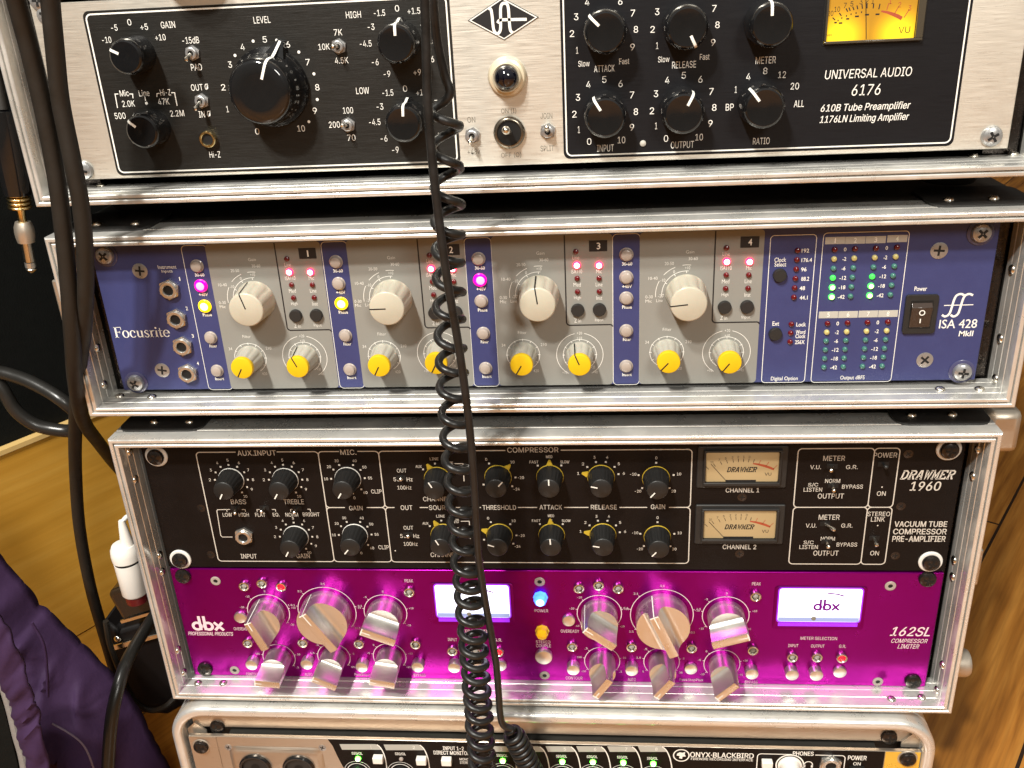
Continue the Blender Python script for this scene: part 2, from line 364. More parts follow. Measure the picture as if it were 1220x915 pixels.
WASH_C = washer_mesh(4.0, 6.8, X['clear'], 0.7)
def rivet_mesh():
    m = MB(); r = 2.8; m.lathe([(r, 0), (r*0.97, 0.5), (r*0.75, 1.2), (r*0.4, 1.6), (0, 1.75)], n=20); return m.mesh('rivet', X['rivet'])
RIVET = rivet_mesh()
def hex_poly(r, a0=0): return [(r*math.sin(R(a0+60*i)), r*math.cos(R(a0+60*i))) for i in range(6)]
def jack_mesh(ro, ri, mat_, nut=True):
    m = MB()
    if nut: m.prism(hex_poly(ro*1.02, 8), 0, 1.8)
    m.lathe([(ro*0.86, 0 if not nut else 1.8), (ro*0.86, 2.8), (ro*0.78, 3.3), (ri*1.12, 3.3), (ri, 2.9), (ri, 1.2)], n=30)
    m.disc(0, 0, ri*1.05, 2.0, 1)
    return m.mesh('jack_socket', [mat_, X['hole']])

def led_mesh(name, r, hh, m0, m1=None):
    m = MB(); m.lathe([(r, 0), (r, hh*0.3), (r*0.85, hh*0.7), (r*0.5, hh*0.93), (0, hh)], n=18)
    ms = [m0]
    if m1: m.lathe([(r*0.72, hh*0.84), (r*0.55, hh*1.0), (r*0.25, hh*1.12), (0, hh*1.15)], n=14, mi=1); ms.append(m1)
    return m.mesh(name, ms)
def toggle(P, nut_px, tip_px, rn, tip_h, parent, lever_r=1.2, nutmat='steel'):
    x, z = P.at(*nut_px)
    key = ('tog', rn, nutmat)
    if key not in _tc:
        m = MB(); m.prism(hex_poly(rn, 10), 0, 1.2); m.lathe([(rn*0.72, 1.2), (rn*0.72, 3.2), (rn*0.6, 3.5), (rn*0.36, 3.5), (rn*0.34, 2.6)], n=22); m.disc(0, 0, rn*0.36, 2.8, 1)
        _tc[key] = m.mesh('toggle_switch', [X[nutmat], X['hole']])
    t = put('toggle_switch', _tc[key], parent, x, z)
    tx, tz = P.at(*tip_px, tip_h)
    m = MB(); d = Vector((tx-x, -tip_h+2.6, tz-z)); p0 = Vector((0, -2.6, 0)); u = d.normalized()
    pts = [p0+d*k for k in (0, 0.5, 0.85, 0.95)]+[p0+d+u*0.3, p0+d+u*0.7]
    m.tube(pts, [lever_r*0.7, lever_r*0.85, lever_r, lever_r*1.02, lever_r*0.8, lever_r*0.3], 14)
    put('lever', m, t, mats=X['rivet'])
    return t

# ------------------------------------------------------------------ SETTING: floor, wall
FLOOR_Z = -345
HEAD = 33                                     # the room stands turned against the stack
fm = MB(); fm.add([(-4000, -3000, FLOOR_Z), (4000, -3000, FLOOR_Z), (4000, 4000, FLOOR_Z), (-4000, 4000, FLOOR_Z)], [(0, 1, 2, 3)])
floor = struct(put('floor', fm, mats=wood('oak_floor', (0.27, 0.095, 0.013), (0.45, 0.175, 0.026), (0.62, 0.27, 0.048), (0, 0, R(-(90-HEAD))), 0.085, 0.9, 0.28)))
wm = MB(); wm.add([(-3500, 2600, FLOOR_Z), (3500, 2600, FLOOR_Z), (3500, 2600, 2400), (-3500, 2600, 2400)], [(0, 1, 2, 3)])
struct(put('wall', wm, mats=X['wall']))

# ------------------------------------------------------------------ FLIGHT CASES
PROF = [(0.35, 27), (0, 26.6), (0, 12.0), (0.25, 11.7), (0.25, 11.2), (0, 10.9), (0, 1.2), (0.35, 0.4), (0.9, 0.1), (2.1, 0.1), (2.5, 0.4), (2.7, 2.6), (3.4, 2.6), (3.5, 0.3), (3.9, 0), (5.0, 0), (5.5, 0.4), (5.6, 1.0),
        (5.6, 7.0), (5.35, 7.2), (5.35, 7.8), (5.6, 8.0), (5.6, 13.5), (5.35, 13.8), (5.35, 14.4), (5.6, 14.7), (5.6, 20.5), (5.35, 20.8), (5.35, 21.3), (5.6, 21.6), (5.6, 26.6), (5.3, 27)]
def sweep(mb, path, prof, h_front=0):
    n = len(path); k = len(prof); vs = []; fs = []
    for i in range(n):
        a, p, b = path[i-1], path[i], path[(i+1) % n]
        d1 = Vector((p[0]-a[0], p[1]-a[1])).normalized(); d2 = Vector((b[0]-p[0], b[1]-p[1])).normalized()
        n1 = Vector((d1.y, -d1.x)); n2 = Vector((d2.y, -d2.x)); nn = n1+n2; nn = nn/max(0.2, nn.length_squared)*2
        for t, y in prof: vs.append((p[0]+nn.x*t, y-h_front, p[1]+nn.y*t))
    for i in range(n):
        j = (i+1) % n
        for q_ in range(k-1): fs.append((i*k+q_, i*k+q_+1, j*k+q_+1, j*k+q_))
    mb.add(vs, fs)
def shell(mb, x0, x1, z0, z1, y0, y1, t=3.2):
    for a in ((x0, x1, z1-t, z1), (x0, x1, z0, z0+t), (x0, x0+t, z0+t, z1-t), (x1-t, x1, z0+t, z1-t)): mb.box(*a, -y1, -y0)
    mb.box(x0+t, x1-t, z0+t, z1-t, -y1, -y1+t)

GC = 'flight cases in the stack'
def flight_case(label, x0, x1, z0, z1, fy, depth=330, foot=True):
    c = thing('flight_case', label, 'flight case', ((x0+x1)/2, fy, z0), GC)
    ox, oz = (x0+x1)/2, z0
    m = MB(); sweep(m, [(x0-ox, z0-oz), (x0-ox, z1-oz), (x1-ox, z1-oz), (x1-ox, z0-oz)], PROF)
    fr = put('frame', m, c, mats=X['alu'], ang=28)
    m = MB(); shell(m, x0-ox+0.5, x1-ox-0.5, z0-oz+0.5, z1-oz-0.5, 25, depth); put('shell', m, c, mats=X['vinyl'])
    for sx in (-1, 1):
        # rack rail inside, set back
        xx = (x1-ox-6) if sx > 0 else (x0-ox+6)
        m = MB(); a = sorted((xx, xx-sx*17)); m.box(a[0], a[1], 5, z1-z0-5, -31, -29); put('rack_rail', m, c, mats=X['blackscrew'])
        # moulded corner plate on top with two rivets
        xc = (x1-ox-27) if sx > 0 else (x0-ox+27)
        m = MB(); m.prism(rrect(-26, -20, 26, 20, 8), 0, 1.4)
        cp = put('corner_plate', m, c, xc, z1-z0-0.3, -30, mats=X['blackplastic']); cp.rotation_euler = (R(-90), 0, 0)
        for dx in (-15, 7):
            rv = put('rivet', RIVET, cp, dx*sx, -9, 1.4)
        if foot:
            m = MB(); m.lathe([(15, 0), (15, 11.5), (13.5, 14.2), (0, 14.4)], n=28)
            ft = put('rubber_foot', m, c, xc, 0.2, -60, mats=X['rubber2']); ft.rotation_euler = (R(90), 0, 0)
    c['fy'] = fy
    return c
def case_rivet(c, px, py, axis, val):
    p = hit(px, py, axis, val); o = put('rivet', RIVET, c); o.location = (p*MM)-c.location
    o.rotation_euler = {0: (0, 0, R(90 if val < 0 else -90)), 2: (R(-90) if True else 0, 0, 0)}[axis]
    if axis == 0: o.rotation_euler = (0, 0, R(90) if val < 0 else R(-90))
    return o

UAy, DRy, INy = 1.4, 0.8, -18.5
UAx, UAz = -2.1, 123.9
DRx, DRz = 1.3, -125.8
INx, INz = -2.5, -262.6
case_top = flight_case('topmost flight case, holding the cream and black unit with the yellow meter', -257.5, 255.5, 107.3, 312, -14.5)
case_blue = flight_case('shallow flight case framing the blue unit, second from the top', -256.2, 257.3, -15.0, 91.4, -17)
case_tall = flight_case('tall flight case holding the black unit above the purple unit', -249.2, 253.8, -226.2, -30.0, -17)
for px, py in ((121, 221), (1159, 186), (1207, 184)): case_rivet(case_top, px, py, 2, 112.9)
for px, py in ((143, 472), (181, 473), (1120, 464), (1167, 464)): case_rivet(case_blue, px, py, 2, -9.4)
for px, py in ((116, 414), (124, 458)): case_rivet(case_blue, px, py, 0, -250.7)
for px, py in ((1206, 321), (1192, 403), (1186, 451)): case_rivet(case_blue, px, py, 0, 251.8)
for px, py in ((236, 814), (266, 814), (1062, 833), (1098, 831)): case_rivet(case_tall, px, py, 2, -220.7)
for px, py in ((154, 538), (161, 571), (190, 661), (193, 681), (212, 774), (219, 801)): case_rivet(case_tall, px, py, 0, -243.7)
for px, py in ((1165, 535), (1159, 567), (1137, 667), (1135, 687), (1123, 792), (1116, 822)): case_rivet(case_tall, px, py, 0, 248.3)
# latches and corner on the outsides
def side_plate(c, name, x0, x1, y0, y1, z0, z1, mat_, bw=1.5):
    m = MB(); m.box(x0, x1, z0, z1, -y1, -y0); o = put(name, m, mats=mat_); o.location = -c.location; o.parent = c; bevel(o, bw); return o
side_plate(case_tall, 'corner_cap', 254.1, 273, 4, 40, -54, -28, X['alu2'], 4)
side_plate(case_tall, 'latch', 254.1, 260, -6, 12, -137, -112, X['alu2'], 1)
m = MB(); m.lathe([(9, 0), (9, 11), (8, 13), (0, 13.2)], n=26); o = put('side_knob', m, case_tall, mats=X['alu2']); o.location = Vector((253.8-2.6, 20, 24))*MM; o.rotation_euler = (0, 0, R(90))
side_plate(case_blue, 'latch', -270, -256.5, 2, 14, 34, 62, X['alu2'], 1)

# the lowest case has a rounded frame
yF = -21.4
ix0, ix1, iz1 = -254.4, 247.0, -229.5
case_low = thing('flight_case', 'lowest flight case with rounded frame corners, around the black and silver unit', 'flight case', ((ix0+ix1)/2, yF, FLOOR_Z), GC)
ox, oz = (ix0+ix1)/2, FLOOR_Z
RP = [(0.5, 32), (0, 31), (0, 14), (0.7, 13.4), (0.7, 12.4), (0, 11.8), (0, 4), (0.5, 1.6), (1.6, 0.3), (3.0, 0), (5.2, 0), (6.6, 0.4), (7.5, 1.4), (7.9, 3), (8, 5), (8, 20), (7.6, 22)]
m = MB(); sweep(m, rrect(ix0-ox, 1, ix1-ox, iz1-oz, 26, 10), RP); put('frame', m, case_low, mats=X['alu'], ang=40)
m = MB(); shell(m, ix0-ox+9, ix1-ox-9, 9, iz1-oz-9, 24, 330, 3); put('shell', m, case_low, mats=X['vinyl'])
m = MB(); m.prism(rrect(ix0-ox+3, 3, ix1-ox-3, iz1-oz-3, 24, 8), -330, -31); put('lid_body', m, case_low, mats=X['vinyl'])

# ------------------------------------------------------------------ UNIT 1: cream and black unit with the yellow meter
def unit(name, label, x, y, z, w=482.6, hh=88.0):
    u = thing(name, label, 'rack unit', (x, y, z), 'audio units in the rack cases'); P = Panel(u, y)
    m = MB(); m.box(-215, 215, 3, hh-3, -215, -3.4); put('chassis', m, u, mats=X['vinyl'])
    return u, P
def faceplate(u, matl, w=482.6, hh=88.0, th=3.0):
    m = MB(); m.box(-w/2, w/2, 0, hh, -th, 0); o = put('faceplate', m, u, mats=matl); return bevel(o, 0.5)
def rack_screws(u, P, pix, me, wash=None, h=0):
    for px, py in pix:
        x, z = P.at(px, py, 2.0)
        s_ = put('screw', me, u, x, z, h+(wash[1] if wash else 0), random.uniform(0, 90))
        if wash:
            w_ = put('washer', wash[0], s_, 0, 0, -wash[1]+0.02)

uA, PA = unit('tube_preamp', 'cream brushed metal rack unit with two black insets and a lit yellow meter', UAx, UAy, UAz-6)
faceplate(uA, X['cream'])
rack_screws(uA, PA, [(54, 18.5), (98.4, 203.5), (1183, 163)], SC_NICKEL)
FACE[0] = GROT
# black insets with a white border line
xl, zb = PA.at(144, 205.5); xl2, zt = PA.at(101, 17.5); xr, _ = PA.at(545, 190); xl = (xl+xl2)/2
m = MB(); m.prism(rrect(xl-1.6, zb-1.6, xr+1.6, zt+1.6, 3.2), 0, 0.25); put('black_inset', m, uA, mats=X['inset2'])
m = MB(); m.line(rrect(xl, zb, xr, zt, 2.6), 0.75, 0.36, True)
xl, zb = PA.at(677, 187); xl2, _ = PA.at(670.6, 51); xr, zb2 = PA.at(1134, 168); xr2, _ = PA.at(1152.7, 1); xl = (xl+xl2)/2; xr = (xr+xr2)/2; zb = (zb+zb2)/2
m2 = MB(); m2.prism(rrect(xl-1.6, zb-1.6, xr+1.6, zt+1.6, 3.2), 0, 0.25); put('black_inset', m2, uA, mats=X['inset'])
m.line(rrect(xl, zb, xr, zt, 2.6), 0.7, 0.36, True)
H = 0.40
def TA(items, bold=0.0):
    for it in items:
        st, px, py, w, hh = it[:5]; PA.T(m, st, px, py, w, hh, H, it[5] if len(it) > 5 else bold, it[6] if len(it) > 6 else 0)
TA([('GAIN', 200, 29.5, 17, 8), ('-10', 127, 47.5, 11, 7.5), ('-5', 136, 33, 7.5, 7.5), ('0', 154, 26.5, 4.6, 7.5), ('+5', 171.6, 32, 9, 7.5), ('+10', 191, 44.5, 12.5, 7.5),
    ('-15dB', 227, 48, 20, 8), ('PAD', 234, 80, 13, 8), ('OUT Ø', 238, 104, 21, 8), ('IN Ø', 244, 136, 14.5, 8), ('Hi-Z', 256, 184, 13, 7.5),
    ('Mic', 148, 111, 11, 7.5), ('Line', 171.6, 111, 12.5, 7.5), ('Hi-Z', 197, 110, 12.5, 7.5), ('2.0K', 153, 123.5, 15, 7.5), ('47K', 195, 121, 13.5, 7.5),
    ('500', 143, 138, 13, 7.5), ('2.2M', 211, 135, 16.5, 7.5),
    ('LEVEL', 312, 23.6, 20, 8), ('3', 274, 77, 4.5, 7.5), ('4', 289, 56, 5, 7.5), ('5', 315.4, 47, 5, 7.5), ('6', 343, 53, 5, 7.5), ('7', 366.6, 74, 5, 7.5),
    ('8', 378, 104, 5, 7.5), ('9', 375, 132, 5, 7.5), ('10', 358.7, 153, 9, 7.5), ('0', 306.5, 156.5, 5, 7.5), ('2', 266, 104, 5, 7.5), ('1', 271, 130, 2.5, 7.5),
    ('HIGH', 421, 17.5, 18, 8), ('-1.5', 452, 15.4, 13.5, 7.5), ('0', 473, 10, 5, 7.5), ('+1.5', 493, 13, 15, 7.5), ('-3', 442, 32, 8, 7.5), ('-4.5', 435.6, 52, 14, 7.5),
    ('-6', 447, 74, 8, 7.5), ('-9', 461, 88, 8, 7.5), ('+6', 512.7, 70.6, 9, 7.5), ('+9', 497, 86, 9, 7.5), ('+3', 505, 29, 9, 7.5), ('+4.5', 511, 49, 14, 7.5),
    ('7K', 402.7, 38.5, 10, 7.5), ('10K', 386, 55.7, 13.5, 7.5), ('4.5K', 407, 72, 16, 7.5),
    ('LOW', 432, 108, 15.5, 8), ('-1.5', 462, 110.5, 13, 7.5), ('0', 482.6, 105.6, 5, 7.5), ('+1.5', 503, 110, 14, 7.5), ('-3', 452.6, 127, 8, 7.5), ('-4.5', 446.4, 145.4, 13.5, 7.5), ('-6', 457.5, 165, 8, 7.5), ('-9', 471, 178.5, 8, 7.5),
    ('+6', 519.6, 162, 9, 7.5), ('+3', 517, 123, 9, 7.5), ('100', 414.6, 131.5, 12, 7.5), ('200', 398.4, 148.5, 13, 7.5), ('70', 418.7, 164, 9.5, 7.5)])
W5 = 5.2
TA([('4', 699.5, 2.5, W5, 8), ('6', 739, 1.7, W5, 8), ('3', 686.4, 20, W5, 8), ('7', 754, 15.6, W5, 8), ('2', 681.4, 40, W5, 8), ('8', 757.6, 35, W5, 8), ('1', 687.6, 60, 2.4, 8), ('9', 753.5, 56, W5, 8),
    ('Slow', 695.7, 75.8, 13.5, 7), ('Fast', 743.7, 73, 12, 7), ('ATTACK', 720, 81.6, 24.5, 8.3),
    ('3', 783, 14, W5, 8), ('7', 851, 10, W5, 8), ('2', 777.5, 35, W5, 8), ('8', 854.8, 29.5, W5, 8), ('1', 783, 54.4, 2.4, 8), ('9', 849.6, 50.5, W5, 8), ('Slow', 790.8, 70.6, 13.5, 7), ('Fast', 839.6, 67.7, 11.5, 7), ('RELEASE', 815, 77, 28.5, 8.3),
    ('0', 702, 168.6, W5, 8), ('1', 689.7, 154.5, 2.4, 8), ('2', 684.3, 136, W5, 8), ('3', 688.5, 116, W5, 8), ('4', 701, 100.7, W5, 8), ('5', 720, 94.7, W5, 8), ('6', 739.3, 99.7, W5, 8), ('7', 753, 113, W5, 8), ('8', 757.6, 133, W5, 8), ('9', 752.8, 151.6, W5, 8), ('10', 740.4, 166.8, 9, 8), ('INPUT', 721.3, 176.5, 20, 8.3),
    ('0', 793.5, 165, W5, 8), ('1', 781.7, 150, 2.4, 8), ('2', 776.7, 132, W5, 8), ('3', 781.5, 111.7, W5, 8), ('4', 795, 95.5, W5, 8), ('5', 814.7, 89.7, W5, 8), ('6', 834.5, 94.5, W5, 8), ('7', 847.5, 109, W5, 8), ('8', 851, 128, W5, 8), ('9', 846.3, 147, W5, 8), ('10', 833, 163.4, 9, 8), ('OUTPUT', 813, 172.4, 27.5, 8.3),
    ('METER', 912.3, 71.6, 24, 8.3), ('8', 911.8, 84.5, W5, 8), ('4', 891.6, 91.3, W5, 8), ('12', 931.8, 89, 9, 8), ('20', 947, 102.6, 10, 8), ('1', 876.7, 106.7, 2.4, 8), ('BP', 869.4, 127.6, 9.5, 8), ('ALL', 952, 123.5, 12, 8), ('RATIO', 907, 168, 20, 8),
    ('UNIVERSAL AUDIO', 1034.6, 87, 103, 11, -0.004, 0.08), ('6176', 1032.3, 107, 34, 13, -0.004, 0.10),
    ('610B Tube Preamplifier', 1031, 128, 106, 11, 0.012, 0.16), ('1176LN Limiting Amplifier', 1029.6, 141.5, 105, 11, 0.012, 0.16)])
for px, py in ((301.6, 49), (280, 66), (329.6, 48), (356, 62), (374, 88), (378, 118.5), (368, 145), (174.5, 123)):
    x, z = PA.at(px, py, H); m.disc(x, z, 0.75, H)
for pts in (((140, 128.5), (137, 112), (141, 112)), ((154, 112), (158, 112), (158.5, 117)), ((187, 115.5), (187, 111.5), (190, 111.3)), ((204, 110.5), (208, 110.3), (211, 126)), ((172.5, 115), (173.5, 120))):
    PA.L(m, pts, 0.45, H)
put('lettering', m, uA, mats=X['ink'])
m = MB(); m.lathe([(1.6, 0), (1.5, 0.6), (0.9, 1.0), (0, 1.1)], n=16); x, z = PA.at(766, 170.7); put('button', m, uA, x, z, 0.25, mats=X['inkpale'])
# dark lettering on the bare metal
m = MB()
for st, px, py, w in (('ON', 561.4, 142.6, 9.5), ('+48v', 564.5, 180.5, 15), ('ON (I)', 606, 132.4, 18), ('OFF (O)', 609, 185, 24), ('JOIN', 651, 138, 14), ('SPLIT', 652, 176.8, 16)):
    PA.T(m, st, px, py, w, 6.8, 0.12, -0.004)
put('lettering', m, uA, mats=X['inkgrey'])
# emblem
e0 = PA.at(599.5, 22.4); el = PA.at(557.5, 25); eb = PA.at(601, 47.7); hw = abs(e0[0]-el[0]); hv = abs(e0[1]-eb[1])
m = MB(); m.prism([(-hw, 0), (0, -hv), (hw, 0), (0, hv)], 0, 0.35); m.prism([(-hw*.965, 0), (0, -hv*.965), (hw*.965, 0), (0, hv*.965)], 0.35, 0.42, 1, False)
m.prism([(-hw*.9, 0), (0, -hv*.9), (hw*.9, 0), (0, hv*.9)], 0.42, 0.5, 0, False)
def lg(a): x, z = PA.at(540+a[0]/4.571, a[1]/4.571, 0.6); return (x-e0[0], 0, z-e0[1])
for pts in (((192, 45), (205, 52), (212, 90), (220, 160), (238, 184), (256, 165), (258, 110), (258, 45), (268, 20), (290, 20), (300, 45), (304, 100), (309, 155), (316, 172), (326, 178)), ((241, 126), (254, 110), (300, 107), (400, 105))):
    pp = [(p.x, p.z) for p in crom([lg(q_) for q_ in pts], 5)]; m.line(pp, 1.35, 0.62, mi=1)
put('emblem', m, uA, e0[0], e0[1], 0, mats=[X['inkblack'], X['ink']])
# jewel lamp
x, z = PA.at(604.5, 91)
m = MB(); m.lathe([(9.6, 0), (9.6, 1.5), (8.6, 3.2), (7.4, 3.6), (7.0, 6.2), (6.6, 6.6), (6.2, 6.2)], n=40); jl = put('jewel_lamp', m, uA, x, z, 0, mats=X['ivory'])
m = MB(); m.lathe([(6.2, 5.0), (6.0, 7.0), (5.2, 9.0), (3.6, 10.6), (1.8, 11.3), (0, 11.5)], n=36); put('jewel', m, jl, mats=X['jewel'])
# power toggle
x, z = PA.at(607, 157.5)
m = MB(); m.lathe([(8.0, 0), (8.0, 1.8), (7.4, 2.6), (6.6, 3.0), (6.2, 3.0), (5.8, 2.0)], n=40); m.disc(0, 0, 5.9, 2.1, 1, 30); pt = put('toggle_switch', m, uA, x, z, 0, mats=[mat('dark_nickel', (0.22, 0.19, 0.15), 0.25, 0.9, 0.1, 200), X['hole']])
m = MB(); m.tube([(0, -1.5, 0), (-0.3, -6, 1.3), (-0.6, -10, 2.4), (-0.75, -12, 3.0), (-0.8, -12.9, 3.2), (-0.82, -13.5, 3.35)], [1.3, 1.6, 2.1, 2.0, 1.4, 0.4], 18); put('lever', m, pt, mats=X['rivet'])
toggle(PA, (563, 161), (560, 170), 4.1, 8, uA, 1.15); toggle(PA, (652.7, 156), (651.2, 151.5), 4.1, 8.5, uA, 1.3)
for n_, t2 in (((230, 63), (221.5, 71)), ((241, 120), (232.5, 130)), ((404, 55), (396, 55)), ((415, 148.5), (407.2, 149))): toggle(PA, n_, t2, 3.9, 8.5, uA, 1.25)
x, z = PA.at(249.5, 165); put('jack_socket', jack_mesh(5.0, 2.9, X['gold'], False), uA, x, z, 0.25)
# bakelite knobs
def round_knob(r, hh, beak=0.0, skirt=0.0):
    m = MB(); pr = [(r*1.02, 0), (r*1.0, hh*0.5), (r*0.96, hh*0.86), (r*0.90, hh*0.955), (r*0.80, hh), (r*0.5, hh*0.985), (0, hh*0.98)]
    if skirt: pr = [(skirt, 0), (skirt, 2.0), (skirt*0.97, 3.2), (r*1.06, 4.6)]+pr[1:]
    m.lathe(pr, n=48)
    if beak:
        b = max(skirt, r)
        for k in range(1):
            vs = [(-r*0.42, 0, r*0.86), (r*0.42, 0, r*0.86), (b*0.10, 0, b+beak), (-b*0.10, 0, b+beak)]
            top = [(-r*0.34, -hh*0.42, r*0.86), (r*0.34, -hh*0.42, r*0.86), (b*0.07, -3.0, b+beak-0.3), (-b*0.07, -3.0, b+beak-0.3)]
            m.add(vs+top, [(4, 5, 6, 7), (0, 3, 7, 4)[::-1], (1, 2, 6, 5)[::-1], (2, 3, 7, 6)[::-1]])
    kn = m.mesh('knob', X['bake'], 40)
    m = MB(); w = 0.65
    pth = [(r*0.38, hh*0.985+0.05), (r*0.80, hh+0.06), (r*0.905, hh*0.955+0.08), (r*0.972, hh*0.86+0.06), (r*1.012, hh*0.52)]
    if beak: pth = pth[:-1]+[(r*0.99, hh*0.52), (r*0.99+beak*0.4, hh*0.40), (max(skirt, r)+beak-0.4, 3.1)]
    vs = []
    for rr, h in pth: vs += [(-w, -h-0.05, rr+0.06), (w, -h-0.05, rr+0.06)]
    m.add(vs, [(2*i, 2*i+1, 2*i+3, 2*i+2) for i in range(len(pth)-1)])
    return kn, m.mesh('pointer_line', X['ink'], 60)
K21 = round_knob(10.4, 17, 0.0); K18 = round_knob(9.0, 15, 2.2); K19 = round_knob(9.6, 16, 1.8); K36 = round_knob(16.6, 20, 4.5, 19.6)
def knob(P, u, K, px, py, hh, ang, h0=0.25, nm='knob', child='pointer_line'):
    x, z = P.at(px, py, hh+h0); k = put(nm, K[0], u, x, z, h0, ang); put(child, K[1], k)
    return k
for px, py, a in ((721, 38.4, -45), (819, 33, 154), (721, 140.5, -32), (814.7, 135.5, 27), (920, 30, -3), (911, 128.8, -38)): knob(PA, uA, K21, px, py, 17, a)
for px, py, a in ((149, 68, -62), (168.5, 157, -48)): knob(PA, uA, K18, px, py, 15, a)
for px, py, a in ((471, 52.5, 3), (480, 148, 5)): knob(PA, uA, K19, px, py, 16, a)
knob(PA, uA, K36, 308, 110, 20, 22)
# needle meters
def arc_scale(m, cx, cz, r, marks, w=0.3, tick=2.0, h=0.1, mi=0):
    for a in marks:
        s_, c_ = math.sin(R(a)), math.cos(R(a)); m.line([(cx+r*s_, cz+r*c_), (cx+(r+tick)*s_, cz+(r+tick)*c_)], w, h, mi=mi)
x0, z0 = PA.at(981, 52); x1, _ = PA.at(1097, 47); z1 = 84.0; wv = x1-x0
m = MB(); m.prism(rrect(-wv/2-1, -1, wv/2+1, z1-z0+1, 1), 0, 0.45); mt = put('meter', m, uA, (x0+x1)/2, z0, 0.1, mats=X['hole'])
mp_ = backlit('yellow_meter_glow', (0.95, 0.42, 0.004), (1.0, 0.72, 0.01), [(-wv*0.33*MM, 0, 2.5*MM), (wv*0.26*MM, 0, 2.5*MM)], 0.36, 1.5, 0.017, (0.22, 0.11, 0.005))
m = MB(); m.prism([(-wv/2, 0), (wv/2-3.6, 0), (wv/2-3.6, z1-z0), (-wv/2, z1-z0)], 0, 0.1); put('scale_plate', m, mt, 0, 0, 0.5, mats=mp_)
m = MB()
def onm(px, py): a_ = PA.at(px, py, 0.8); return a_[0]-(x0+x1)/2, a_[1]-z0
for st, px, py in (('20', 989.5, 16), ('10', 997.5, 11), ('7', 1007, 6.5), ('5', 1015, 4.5), ('3', 1026, 2), ('2', 1033, 1.5), ('1', 1040, 1.5)):
    q_ = onm(px, py); m.text(st, q_[0], q_[1], 1.3*len(st), 2.3, 0.66)
for p_, q_ in (((992, 21), (995, 24)), ((1000, 15.5), (1002.5, 19)), ((1008, 10), (1010, 14)), ((1011.5, 9), (1013, 13)), ((1016, 8), (1017.5, 12)), ((1021, 6.5), (1022, 11)), ((1027, 5), (1027.5, 10.5)), ((1033, 4.5), (1033, 10)), ((1041, 4.5), (1040.3, 10)), ((1048.5, 4.5), (1047, 11))):
    m.line([onm(*p_), onm(*q_)], 0.5, 0.66)
for px, py, w in ((995.5, 27, 1.2), (1001.5, 27.5, 1.6), (1010, 22.5, 1.4), (1021, 19.5, 1.8), (1033, 17.5, 1.8), (1045.5, 17, 1.8), (998.5, 24.5, .5), (1003, 21.5, .5), (1008.5, 19, .5), (1014, 17, .5), (1020, 15.5, .5), (1026.5, 14.5, .5)):
    q_ = onm(px, py); m.box(q_[0]-w/2, q_[0]+w/2, q_[1]-0.35, q_[1]+0.35, 0.6, 0.66)
q_ = onm(1077.5, 35.6); m.text('VU', q_[0], q_[1], 5.2, 2.9, 0.66, 0.0)
q_ = onm(987.5, 42); m.text('MADE', q_[0], q_[1], 3.2, 0.9, 0.66)
m.line([onm(1050, 13.3), onm(1057, 14.6), onm(1064, 17), onm(1070, 19.5), onm(1074.5, 22)], [0.7, 1.1, 1.5, 1.7, 1.6], 0.66, mi=1)
for p_, q_ in (((1059, 4), (1056.5, 12)), ((1070.5, 8), (1066, 16)), ((1083.5, 11), (1077, 21))): m.line([onm(*p_), onm(*q_)], 0.35, 0.66, mi=1)
for st, px, py in (('1', 1061, 1.5), ('2', 1072, 5.5), ('3', 1084, 9.5)): q_ = onm(px, py); m.text(st, q_[0], q_[1], 1.3, 2.3, 0.66, mi=1)
put('scale_marks', m, mt, mats=[X['inkblack'], X['inkred']])
m = MB(); m.line([onm(1031.5, 0), onm(1031.8, 46.5)], 0.35, 1.0); m.line([onm(1031.5, -60), onm(1031.5, 0.1)], 0.35, 1.0); put('needle', m, mt, mats=X['inkblack'])
m = MB(); m.box(-wv/2, wv/2, -0.2, 1.0, 0.4, 2.4); m.box(wv/2-3.4, wv/2, 1.0, z1-z0, 0.4, 2.4); m.box(-wv/2-0.2, -wv/2+0.8, 1.0, z1-z0, 0.4, 2.4); bevel(put('bezel', m, mt, mats=mat('smoky_bezel', (0.06, 0.05, 0.035), 0.15, coat=0.6)), 0.3)

# a slim strip of the next unit above, most of it out of the picture
uT, PT = unit('upper_unit', 'cream metal rack unit above the yellow meter unit, only its bottom edge in view', UAx, UAy, UAz+83.2)
faceplate(uT, X['cream']); rack_screws(uT, PT, [(45, 1)], SC_NICKEL)
k = put('knob', K36[0], uT, -158, 24, 0, 60); put('pointer_line', K36[1], k)

# ------------------------------------------------------------------ UNIT 2: blue unit
uF, PF = unit('blue_preamp', 'blue rack unit with grey channel blocks and yellow capped knobs', 0, 0, -6)
faceplate(uF, X['blue'], hh=89.5)
rack_screws(uF, PF, [(124, 305), (161, 457), (1147, 444), (1170, 278)], SC_NICKEL, (WASH_C, 0.7))
for px, py in ((1118.8, 298.5), (1101.7, 428.8), (166.8, 322.7), (193.4, 441)):
    x, z = PF.at(px, py); put('screw', SC_FLAT, uF, x, z, 0, random.uniform(0, 90))
FACE[0] = None
wh = MB()                                     # white printing
TF = lambda st, px, py, w, hh, b=0.0, sh=0.0, h=0.3: PF.T(wh, st, px, py, w, hh, h, b, sh)
